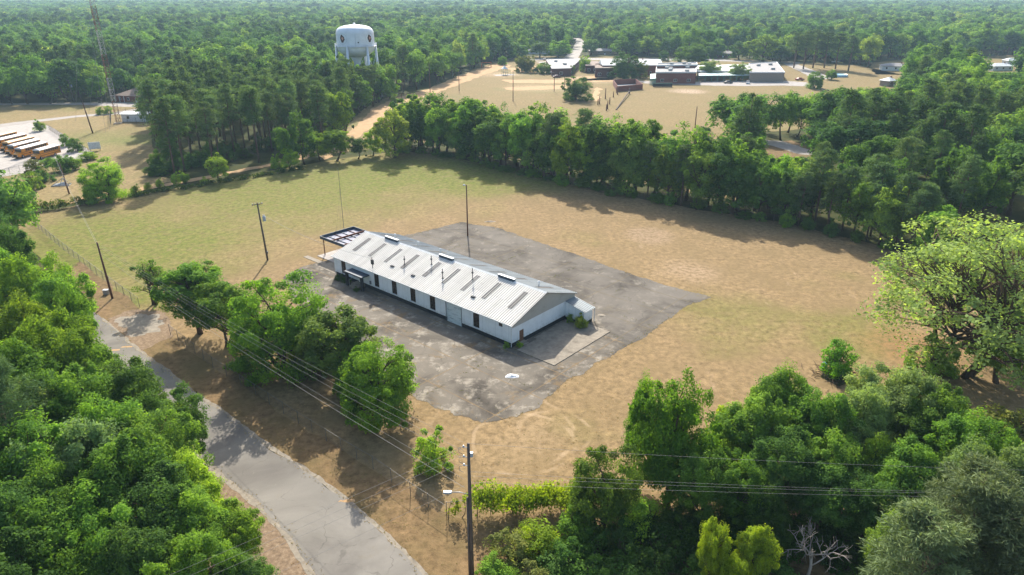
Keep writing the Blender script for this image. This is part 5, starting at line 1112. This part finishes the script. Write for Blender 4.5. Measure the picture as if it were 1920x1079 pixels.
for px, py, ty, w_, c_, lb in ((1046, 108, 76, 44, 'mid', 'tall full tree beside the straight road near the pale house'), (1012, 108, 78, 40, 'dark', 'dark tree behind the pale house'), (1108, 104, 70, 36, 'dark', 'dark round tree at the corner of the straight road'), (1166, 106, 66, 44, 'mid', 'big round tree between hall roof and woods'), (1216, 106, 68, 48, 'bright', 'pale spreading tree behind the hall'), (1385, 112, 78, 36, 'dark', 'dark round tree behind the classroom block'), (1430, 116, 66, 60, 'bright', 'broad yellow-green tree behind the gymnasium'), (1462, 118, 84, 40, 'dark', 'dark tree between gymnasium and tall pines'),
        (1488, 128, 62, 30, 'pine', 'tall pine at the near end of the pine group behind the school'), (1506, 130, 58, 32, 'pine', 'tall dense pine in the group behind the school'), (1524, 128, 56, 32, 'pine', 'tall broad pine in the group behind the school'), (1545, 128, 60, 30, 'pine', 'tall slim pine in the group behind the school'), (1566, 130, 62, 30, 'pine', 'tall pine beside the parked white car'), (1590, 134, 66, 32, 'pine', 'tall pine at the pool end of the pine group'), (1340, 108, 74, 40, 'mid', 'leafy tree behind the brick house'), (970, 112, 80, 40, 'dark', 'dark tree at the wood corner behind the lollipop trees')):
    tree_base('pine_tree' if c_ == 'pine' else 'broadleaf_tree', lb, PM[px % 3] if c_ == 'pine' else BM[px % 5], px, py, ty, w_, c_)
ug = random.Random(31)
for k in range(46):                                   # understory along the front of the pine stand
    px = ug.uniform(285, 640); f_ = (px-285)/355; py = 334-f_*66 - ug.uniform(2, 26)*(1-.4*f_); p = G(px, py)
    if not inpoly(p[0], p[1], PINES): continue
    tree('shrub', 'dark understory shrub between the trunks of the pine stand', BS[k % 3], p[0], p[1], ug.uniform(2, 5), ug.uniform(1.6, 3), ug.choice(['dark', 'deep', 'mid']), 'understory of the pine stand', 'shrub')
# trees of the school grounds (crown centre px, radius px, base py)
for cx_, ty, by, wr, c_, lb in ((1170, 99, 147, 27, 'dark', 'big dark round oak in front of the metal roofed hall'), (1096, 104, 134, 10, 'bright', 'slim bright tree between school wing and hall'), (1072, 122, 140, 6, 'deep', 'small dark cone tree at the corner of the school wing'), (1020, 117, 138, 15, 'mid', 'round tree against the school wing'), (1005, 124, 137, 5, 'deep', 'narrow dark shrub beside the round tree of the wing'),
        (978, 103, 135, 12, 'olive', 'lollipop shaped young tree on the sandy school yard'), (994, 104, 136, 9, 'olive', 'second lollipop tree close behind the first'), (942, 105, 122, 9, 'mid', 'round bush on the grass near the wood edge'), (1082, 143, 188, 27, (.07, .135, .025), 'large full green tree standing on the grass behind the tree row'), (1329, 111, 146, 19, 'pale', 'grey-green tree at the front of the classroom block'), (1385, 116, 150, 19, 'pale', 'second grey-green tree beside the gymnasium block'),
        (1244, 94, 114, 9, 'deep', 'small clipped round tree behind the parapet building'), (1295, 81, 122, 30, 'mid', 'broad spreading tree behind the parapet building'), (1334, 88, 110, 9, 'deep', 'narrow dark conical tree behind the classroom block'), (1526, 134, 166, 15, 'mid', 'round tree at the end of the school drive'), (1557, 130, 150, 10, 'mid', 'small tree beside the blue pool'), (1200, 113, 146, 14, 'olive', 'pale bush at the side of the big dark oak')):
    tree_base('broadleaf_tree', lb, BB[int(cx_) % 2], cx_, by, ty, wr*2.0, c_)

# cars
def car(label, px, py, rz, col, L=4.6):
    p = G(px, py); nm = 'car_paint_'+str(px); plain(nm, lin(col), .3, .2, .05, spec=.6); e = empty('parked_car', (p[0], p[1], 0), rz, label, 'car'); w_ = .88
    side = [(-L/2, .35), (-L/2+.05, .85), (-L*.3, .95), (-L*.18, 1.42), (L*.14, 1.45), (L*.28, .98), (L/2-.1, .85), (L/2, .6), (L/2, .35)]
    m = MB(); n = len(side); ins = lambda z: w_ - (.16 if z > 1.2 else 0)
    m.add([(x, -ins(z), z) for x, z in side]+[(x, ins(z), z) for x, z in side], [tuple(range(n)), tuple(range(2*n-1, n-1, -1))]+[(i, n+i, n+(i+1) % n, (i+1) % n) for i in range(n)]); m.build('body', MAT[nm], e)
    for s_ in (-1, 1):
        m = MB(); m.add([(-L*.26, s_*(w_-.02), 1.0), (L*.23, s_*(w_-.02), 1.0), (L*.12, s_*(w_-.13), 1.38), (-L*.17, s_*(w_-.13), 1.38)], [(0, 1, 2, 3)]); m.build('side_window', MAT['bus_glass'], e)
        for x in (-L*.31, L*.31): m = MB(); m.tube([(x, s_*(w_-.1), .33), (x, s_*(w_+.04), .33)], .33, 14); wo = m.build('wheel', MAT['tyre'], e); m = MB(); m.tube([(x, s_*(w_+.04), .33), (x, s_*(w_+.05), .33)], .19, 10); m.build('rim', MAT['rim'], wo)
        m = MB(); m.box(L/2-.05, L/2+.02, s_*.6-.15, s_*.6+.15, .58, .74); m.build('headlight', MAT['bus_white'], e)
    for a, b in (((L*.275, 1.0), (L*.15, 1.43)), ((-L*.295, .97), (-L*.185, 1.4))):
        m = MB(); k = .012 if a[0] > 0 else -.012; m.add([(a[0]+k, -w_+.1, a[1]), (a[0]+k, w_-.1, a[1]), (b[0]+k, w_-.22, b[1]), (b[0]+k, -w_+.22, b[1])], [(0, 1, 2, 3)]); m.build('windshield', MAT['bus_glass'], e)
car('dark maroon car parked on the grass by the school wing', 1044, 146, .3, '5a2c26'); car('dark car parked on the drive below the classroom block', 1365, 157, 0, '2c2e30'); car('silver grey car on the school drive near the gymnasium', 1402, 157.5, 1.3, 'b0b4b8'); car('red car parked at the corner beyond the gymnasium', 1499, 151, .1, '8a2620'); car('white car under the tall pines behind the school', 1566, 118, .2, 'd0d0d0'); car('dark car parked in front of the pale house', 1022, 113, 1.2, '3a2a2a')

# bits on the left lawn
p = G(179, 283); e = empty('board_sign', (p[0], p[1], 0), .4, 'weathered white wooden board on posts at the shrub corner', 'sign'); m = MB(); m.box(-1.6, 1.6, -.06, .06, .5, 2.6); m.build('board', MAT['roof_white'], e)
for x in (-1.3, 1.3): m = MB(); m.tube([(x, .12, -.1), (x, .12, 2.7)], .08, 6); m.build('post', MAT['wood_pole'], e)
p = G(115, 348); e = empty('trailer_frame', (p[0], p[1], 0), .25, 'grey collapsed metal frame on the lawn beside the leaning pole', 'frame')
for a, b in (((-2, -1, .1), (2, -1, .1)), ((-2, 1, .1), (2, 1, .1)), ((-2, -1, .1), (-2, 1, .1)), ((2, -1, .1), (2, 1, .1)), ((-2, -1, .1), (.6, 0, 1.8)), ((2, -1, .1), (.6, 0, 1.8)), ((2, 1, .1), (.6, 0, 1.8)), ((0, -1, .1), (.6, 0, 1.8))): m = MB(); m.tube([a, b], .07, 5); m.build('frame_bar', MAT['galv'], e)
m = MB(); m.add([(-1.8, -.9, .16), (1.8, -.9, .16), (1.2, .2, .9), (-1.5, .8, .3)], [(0, 1, 2, 3)]); m.build('tarp', MAT['galv'], e)
# ------------------------------------------------------------ woods: the largest 300 as trees, the rest as one mass
rng = random.Random(21)
# sight lines kept open by lower growth: towards the houses, the pool and the small glade
OPEN = [(1650, 1705, 137), (1845, 1925, 136), (1535, 1690, 165), (1435, 1530, 294), (1345, 1530, 172)]
OPEN = [(a, b, v_, float(G(960, v_)[1])) for a, b, v_ in OPEN]
def low(x, y, h):
    for a, b, vb, ym in OPEN:
        if y < ym-1:
            u_, v_ = proj(x, y, h)
            if a-12 < u_ < b+12 and v_ < vb: h = max(1.5, min(h, CAM_H*(1-y/ym)))
    return h
def far_proto(key, H, Rr, kind, seed, ncl, per, size, leafmat, crown_lo, asp=.6):
    return proto(key, H, Rr, kind, seed, ncl, per, size, leafmat, 'bark' if kind == 'broad' else 'pine_bark', crown_lo=crown_lo, clump=(.2, .34) if kind == 'broad' else (.22, .36), limbs=3, asp=asp, nb=.8)
FA = [far_proto('fa%d' % i, 14, 4.8, 'broad', 700+i, 55, 60, .62, 'forest_leaf_a', .12) for i in range(4)]
FB = [far_proto('fb%d' % i, 14, 4.6, 'broad', 720+i, 55, 60, .62, 'forest_leaf_b', .12) for i in range(3)]
FP = [far_proto('fp%d' % i, 19, 3.4, 'pine', 740+i, 50, 55, .8, 'forest_needle', .4, .3) for i in range(3)]
XA = [far_proto('xa%d' % i, 14, 5.0, 'broad', 760+i, 50, 44, .85, 'forest_leaf_a', .1) for i in range(4)]
XB = [far_proto('xb%d' % i, 14, 5.0, 'broad', 780+i, 50, 44, .85, 'forest_leaf_b', .1) for i in range(3)]
XP = [far_proto('xp%d' % i, 18, 3.8, 'pine', 790+i, 36, 26, 1.2, 'forest_needle', .3, .4) for i in range(2)]
GRID = {}
def free(x, y, d):
    c = 8.0; i, j = int(x//c), int(y//c)
    for a in (-1, 0, 1):
        for b in (-1, 0, 1):
            for (px, py, pd) in GRID.get((i+a, j+b), ()):
                if (px-x)**2+(py-y)**2 < d*d: return False
    GRID.setdefault((i, j), []).append((x, y, d)); return True
CB = [(min(p[0] for p in P), max(p[0] for p in P), min(p[1] for p in P), max(p[1] for p in P), P) for P in CLEAR]
def cleared_fast(x, y):
    for x0, x1, y0, y1, P in CB:
        if x0 <= x <= x1 and y0 <= y <= y1 and inpoly(x, y, P): return True
    for hx, hy, r_, far in HCLR:
        if abs(x-hx) < r_ and hy-r_*(5 if far else 2.2) < y < hy+r_*.6: return True
    return False
pts = []
def inview(x, y, h, mar=140):
    u_, v_ = proj(x, y, h*.6); return -mar-6*1300/max(y, 60) < u_ < 1920+mar+6*1300/max(y, 60) and y > 95
# ring 1
for _ in range(26000):
    y = 100 + 520*math.sqrt(rng.random()); x = rng.uniform(-1, 1)*(y*.86+30)
    if not inview(x, y, 14): continue
    if cleared_fast(x, y): continue
    if free(x, y, 5.2 if y < 330 else 6.0): pts.append((x, y, 1))
GRID.clear()
for _ in range(42000):
    y = math.sqrt(rng.uniform(560**2, 1300**2)); x = rng.uniform(-1, 1)*(y*.86+30)
    if y < 618 or not inview(x, y, 14) or cleared_fast(x, y): continue
    if free(x, y, 6.8): pts.append((x, y, 2))
n3 = 62000
ys = np.sqrt(np.random.default_rng(4).uniform(1290**2, 4300**2, n3)); xs = np.random.default_rng(5).uniform(-1, 1, n3)*(ys*.84)
for x, y in zip(xs, ys):
    if not cleared_fast(x, y): pts.append((float(x), float(y), 3))
PINEMIX = GP([(1500, 330), (1620, 270), (1980, 240), (2100, 700), (1560, 460)])
def species(x, y):
    n_ = noise.noise(Vector((x*.008, y*.008, 3.3))) + .5*noise.noise(Vector((x*.03, y*.03, 9.1)))
    if inpoly(x, y, PINES): return 'P' if rng.random() < .93 else 'B'
    if inpoly(x, y, PINEMIX): return 'P' if rng.random() < .6 else rng.choice('AB')
    if n_ > .38: return 'P' if rng.random() < .65 else 'B'
    return 'A' if rng.random() < (.66 if n_ < .1 else .45) else ('B' if rng.random() < .88 else 'P')
FLD = [(p[0], p[1]) for p in ROW]
def rowdist(x, y): return min(math.hypot(x-a, y-b) for a, b in zip(np.interp(np.linspace(0, 1, 90), np.linspace(0, 1, len(ROW)), [q[0] for q in ROW]), np.interp(np.linspace(0, 1, 90), np.linspace(0, 1, len(ROW)), [q[1] for q in ROW])))
PL = {('A', 'row'): 'leafy green tree in the dense row along the edge of the field', ('B', 'row'): 'dark green tree in the dense row along the edge of the field', ('P', 'row'): 'grey-green pine standing in the row along the edge of the field',
      ('A', 'pine'): 'broadleaf tree growing inside the pine stand beside the track', ('B', 'pine'): 'broadleaf tree growing inside the pine stand beside the track', ('P', 'pine'): 'tall straight pine with bare trunk in the stand beside the track',
      ('A', 'wood'): 'leafy green tree in the closed woods behind the tree row', ('B', 'wood'): 'dark green tree in the closed woods behind the tree row', ('P', 'wood'): 'grey-green pine in the closed woods behind the tree row'}
PG = {'row': 'trees of the row along the field', 'pine': 'trees of the pine stand', 'wood': 'trees of the closed woods'}
rr_ = random.Random(5)
def along(P, gap):
    out = []; car = 0.0
    for (x0, y0), (x1, y1) in zip(P[:-1], P[1:]):
        L = math.hypot(x1-x0, y1-y0); d = car
        while d < L: out.append((x0+(x1-x0)*d/L, y0+(y1-y0)*d/L)); d += gap
        car = d-L
    return out
rowpts = []
for off, gap in ((1.0, 4.4), (5.5, 4.8), (10.5, 5.2)):
    for x, y in along(ROW[1:10], gap):
        rowpts.append((x+rr_.uniform(-1.2, 1.2), y+off+rr_.uniform(-1.3, 1.3), off))
for x, y, off in rowpts:
    if not -40 < proj(x, y, 8)[0] < 1960: continue
    sp = 'P' if rr_.random() < (.05 if x < 30 else .12) else ('A' if rr_.random() < .62 else 'B'); h = rr_.uniform(13, 17.5) if off > 3 else rr_.uniform(11, 16.0)
    if x > 52: h *= .82
    if x > 60 and rr_.random() < .3: sp = 'P'
    if sp == 'P': h += 1.5
    h = low(x, y, h)
    r_ = h*rr_.uniform(.29, .38) if sp != 'P' else h*rr_.uniform(.17, .21)
    col = {'A': rr_.choice(['mid', 'mid', 'bright', (.10, .185, .028), (.12, .19, .034)]), 'B': 'dark', 'P': 'pine'}[sp]
    tree('pine_tree' if sp == 'P' else 'broadleaf_tree', PL[(sp, 'row')], rr_.choice(PM) if sp == 'P' else rr_.choice(BM), x, y, h, r_, col, PG['row'] + {'A': ', leafy', 'B': ', dark', 'P': ', pines'}[sp])
for x, y in along(ROW[1:10], 5.0):
    x += rr_.uniform(-1, 1); y += rr_.uniform(-2.0, -.3); tree('shrub', 'low leafy shrub at the foot of the tree row along the field', rr_.choice(BS), x, y, rr_.uniform(1.5, 4), rr_.uniform(1.4, 2.6), rr_.choice(['dark', 'mid', 'mid']), 'undergrowth of the tree row', 'shrub')
pts = [p for p in pts if rowdist(p[0], p[1]) > 15 or p[0] > 110]
near = sorted([p for p in pts if p[2] == 1 and inpoly(p[0], p[1], PINES) | (rowdist(p[0], p[1]) < 40) and 0 < proj(p[0], p[1], 8)[0] < 1920], key=lambda p: math.hypot(p[0], p[1]))
BUDGET = max(0, 300-TREES); chosen = set()
rest = []; used = 0
spc = {}
for p in near:
    x, y, _k = p
    if used >= BUDGET: break
    where = 'pine' if inpoly(x, y, PINES) else ('row' if rowdist(x, y) < 22 else 'wood')
    sp = species(x, y); h = rng.uniform(11.5, 16.5) if where == 'row' else rng.uniform(11, 17)
    if sp == 'P': h = rng.uniform(17, 21) if where == 'pine' else rng.uniform(12, 18)
    elif where == 'pine': h = rng.uniform(7, 11)
    if where == 'row' and x > 60: h *= .95
    h = low(x, y, h); r_ = h*rng.uniform(.24, .32) if sp != 'P' else h*rng.uniform(.14, .19)
    if where == 'row' and sp == 'P' and rng.random() < .3: sp = 'A'; r_ = h*.28
    col = {'A': rng.choice(['mid', 'mid', 'bright', (.10, .185, .028), (.12, .19, .034), 'yellow' if rng.random() < .2 else 'mid']), 'B': 'dark', 'P': 'pine'}[sp]
    tree('pine_tree' if sp == 'P' else 'broadleaf_tree', PL[(sp, where)], rng.choice(PM) if sp == 'P' else rng.choice(BM), x, y, h, r_, col, PG[where] + {'A': ', leafy', 'B': ', dark', 'P': ', pines'}[sp])
    used += 1; chosen.add(p)
coll = bpy.data.collections.new('wood_kinds')
KEYS = {}
for grp in (FA, FB, FP, XA, XB, XP):
    for k in grp: KEYS[k] = None
for i, k in enumerate(KEYS):
    crown, trunk, H0, R0 = PROTO[k]
    # one mesh with leaves and trunk for the instanced mass
    bm = bmesh.new(); bm.from_mesh(crown); me = bpy.data.meshes.new('wood_tree_%02d' % i)
    sh = bm.faces.layers.float.get('shade'); n0 = len(bm.faces); bm.from_mesh(trunk); bm.faces.ensure_lookup_table()
    for f in bm.faces[n0:]: f.material_index = 1
    bm.to_mesh(me); bm.free(); me.materials.append(crown.materials[0]); me.materials.append(trunk.materials[0])
    ob = bpy.data.objects.new('wood_tree_%02d' % i, me); coll.objects.link(ob); KEYS[k] = (i, H0, R0)
co = []; idx = []; rot = []; scl = []
for p in pts:
    if p in chosen: continue
    x, y, k = p; sp = species(x, y); far = k >= 2
    grp = {'A': XA if far else FA, 'B': XB if far else FB, 'P': XP if far else FP}[sp]; i, H0, R0 = KEYS[rng.choice(grp)]
    h = (rng.choice((rng.uniform(8, 12), rng.uniform(11, 17), rng.uniform(12, 18), rng.uniform(15, 20.5))) if sp != 'P' else rng.uniform(13, 22))
    h = low(x, y, h) if y < 520 else h; r_ = max(h, 8)*rng.uniform(.28, .46) if sp != 'P' else h*rng.uniform(.18, .24)
    if inpoly(x, y, PINES): h = rng.uniform(16, 21)
    if k == 2: r_ *= 1.25
    if k == 3: r_ *= 2.0; h *= 1.05
    co.append((x, y, -.05)); idx.append(i); rot.append((0, 0, rng.uniform(0, 6.28))); scl.append((r_/R0, r_/R0, h/H0))
me = bpy.data.meshes.new('woods'); me.from_pydata(co, [], [])
a = me.attributes.new('kind_index', 'INT', 'POINT'); a.data.foreach_set('value', idx)
a = me.attributes.new('turn', 'FLOAT_VECTOR', 'POINT'); a.data.foreach_set('vector', np.array(rot, np.float32).ravel())
a = me.attributes.new('grow', 'FLOAT_VECTOR', 'POINT'); a.data.foreach_set('vector', np.array(scl, np.float32).ravel())
wo = link('woods', me); tag(wo, 'unbroken mixed forest of broadleaf trees and pines reaching to the horizon', 'forest', kind='stuff')
ng = bpy.data.node_groups.new('woods', 'GeometryNodeTree'); ng.interface.new_socket('Geometry', in_out='INPUT', socket_type='NodeSocketGeometry'); ng.interface.new_socket('Geometry', in_out='OUTPUT', socket_type='NodeSocketGeometry')
gi = ng.nodes.new('NodeGroupInput'); go = ng.nodes.new('NodeGroupOutput'); ip = ng.nodes.new('GeometryNodeInstanceOnPoints'); ci = ng.nodes.new('GeometryNodeCollectionInfo')
ci.inputs['Collection'].default_value = coll; ci.inputs['Separate Children'].default_value = True; ci.inputs['Reset Children'].default_value = True; ip.inputs['Pick Instance'].default_value = True
def attr(nm, dt):
    n_ = ng.nodes.new('GeometryNodeInputNamedAttribute'); n_.data_type = dt; n_.inputs['Name'].default_value = nm; return n_.outputs[0]
ng.links.new(gi.outputs[0], ip.inputs['Points']); ng.links.new(ci.outputs[0], ip.inputs['Instance']); ng.links.new(attr('kind_index', 'INT'), ip.inputs['Instance Index'])
ng.links.new(attr('turn', 'FLOAT_VECTOR'), ip.inputs['Rotation']); ng.links.new(attr('grow', 'FLOAT_VECTOR'), ip.inputs['Scale']); ng.links.new(ip.outputs[0], go.inputs[0])
md = wo.modifiers.new('woods', 'NODES'); md.node_group = ng

# ------------------------------------------------------------ grass tufts and weeds
def tufts(name, label, spots, size, col, seed, blades=5):
    g = np.random.default_rng(seed); P = np.array(spots); n = len(P)*blades; b = np.repeat(np.arange(len(P)), blades)
    c = P[b] + np.c_[g.normal(size=(n, 2))*size*.45, np.zeros(n)]; a = g.random(n)*6.283; L = size*g.uniform(.5, 1.3, n); tilt = g.uniform(.2, .9, n)
    d = np.c_[np.cos(a)*tilt, np.sin(a)*tilt, np.ones(n)*.5]; sd_ = np.c_[-np.sin(a), np.cos(a), np.zeros(n)]*(L*.2)[:, None]
    V = np.stack([c-sd_, c+sd_, c+sd_*.3+d*L[:, None]*.8, c-sd_*.3+d*L[:, None]*.8], 1).reshape(-1, 3); Q = np.arange(n*4).reshape(-1, 4)
    o = link(name, np_mesh(name, V, Q, [MAT['leaf']], g.random(n))); o.color = (*col, 1); tag(o, label, 'grass', kind='stuff')
tg = random.Random(77); sp_d = []; sp_g = []; yardp = [YARD, REAR]
while len(sp_d) + len(sp_g) < 9000:
    y = 30 + 140*tg.random()**1.3; x = tg.uniform(-.8, .8)*y*1.02
    if not inpoly(x, y, FIELD) or inpoly(x, y, YARD) or inpoly(x, y, REAR) or inpoly(x, y, ROADPOLY): continue
    nz = noise.noise(Vector((x*.12, y*.12, 2)))
    if tg.random() > .35+nz: continue
    (sp_g if tg.random() < .35 or inpoly(x, y, verge) else sp_d).append((x, y, .0))
edge = []
for P in (YARD, REAR):
    for x, y in along(P + P[:1], .22):
        if tg.random() < .75 and not inpoly(x+.6*(1 if x > 0 else -1), y, REAR if P is YARD else YARD) and not inpoly(x, y, REAR if P is YARD else YARD): edge.append((x+tg.gauss(0, .5), y+tg.gauss(0, .5), .02))
for x, y in along(RE, .25) + along(LE, .25): edge.append((x+tg.gauss(0, .3), y+tg.gauss(0, .3), .02))
crk = []
c0, s0 = math.cos(BROT), math.sin(BROT)
for _ in range(2600):                                   # weeds in the joints of the yard
    a = tg.uniform(-14, 50); d = tg.uniform(-22, 30)
    if tg.random() < .5: a = round(a/11.5)*11.5 + tg.gauss(0, .12)
    else: d = round(d/6.2)*6.2 + tg.gauss(0, .12)
    q = wloc(a, d)
    if (inpoly(q[0], q[1], YARD) or inpoly(q[0], q[1], REAR)) and not (-8 < a < 51 and 0 < d < 14.4) and noise.noise(Vector((a*.15, d*.15, 1))) > -.05: crk.append((q[0], q[1], .02))
tufts('grass_tufts', 'dry straw coloured grass tufts over the mown field', sp_d, .11, (.34, .22, .11), 1)
tufts('grass_tufts', 'green weed tufts over the mown field and verge', sp_g, .11, (.15, .16, .04), 2)
tufts('grass_tufts', 'ragged grass along the edges of pavement and road', edge, .13, (.30, .23, .10), 3)
tufts('weeds', 'small weeds growing in the joints of the paved yard', crk, .13, (.13, .14, .04), 4, 4)

# ------------------------------------------------------------ haze
hz = MB(); hz.box(-6900, 6900, -390, 8900, -1.1, 66); ho = hz.build('haze', None); ho['kind'] = 'stuff'; ho.data.materials.clear()
hm = bpy.data.materials.new('haze'); hm.use_nodes = True; hm.node_tree.nodes.clear(); ou = hm.node_tree.nodes.new('ShaderNodeOutputMaterial'); pv = hm.node_tree.nodes.new('ShaderNodeVolumePrincipled')
pv.inputs['Color'].default_value = (.55, .80, 1.0, 1); pv.inputs['Density'].default_value = .00013; pv.inputs['Anisotropy'].default_value = .2; hm.node_tree.links.new(pv.outputs[0], ou.inputs['Volume']); ho.data.materials.append(hm)
print('trees', TREES, 'wood points', len(co))
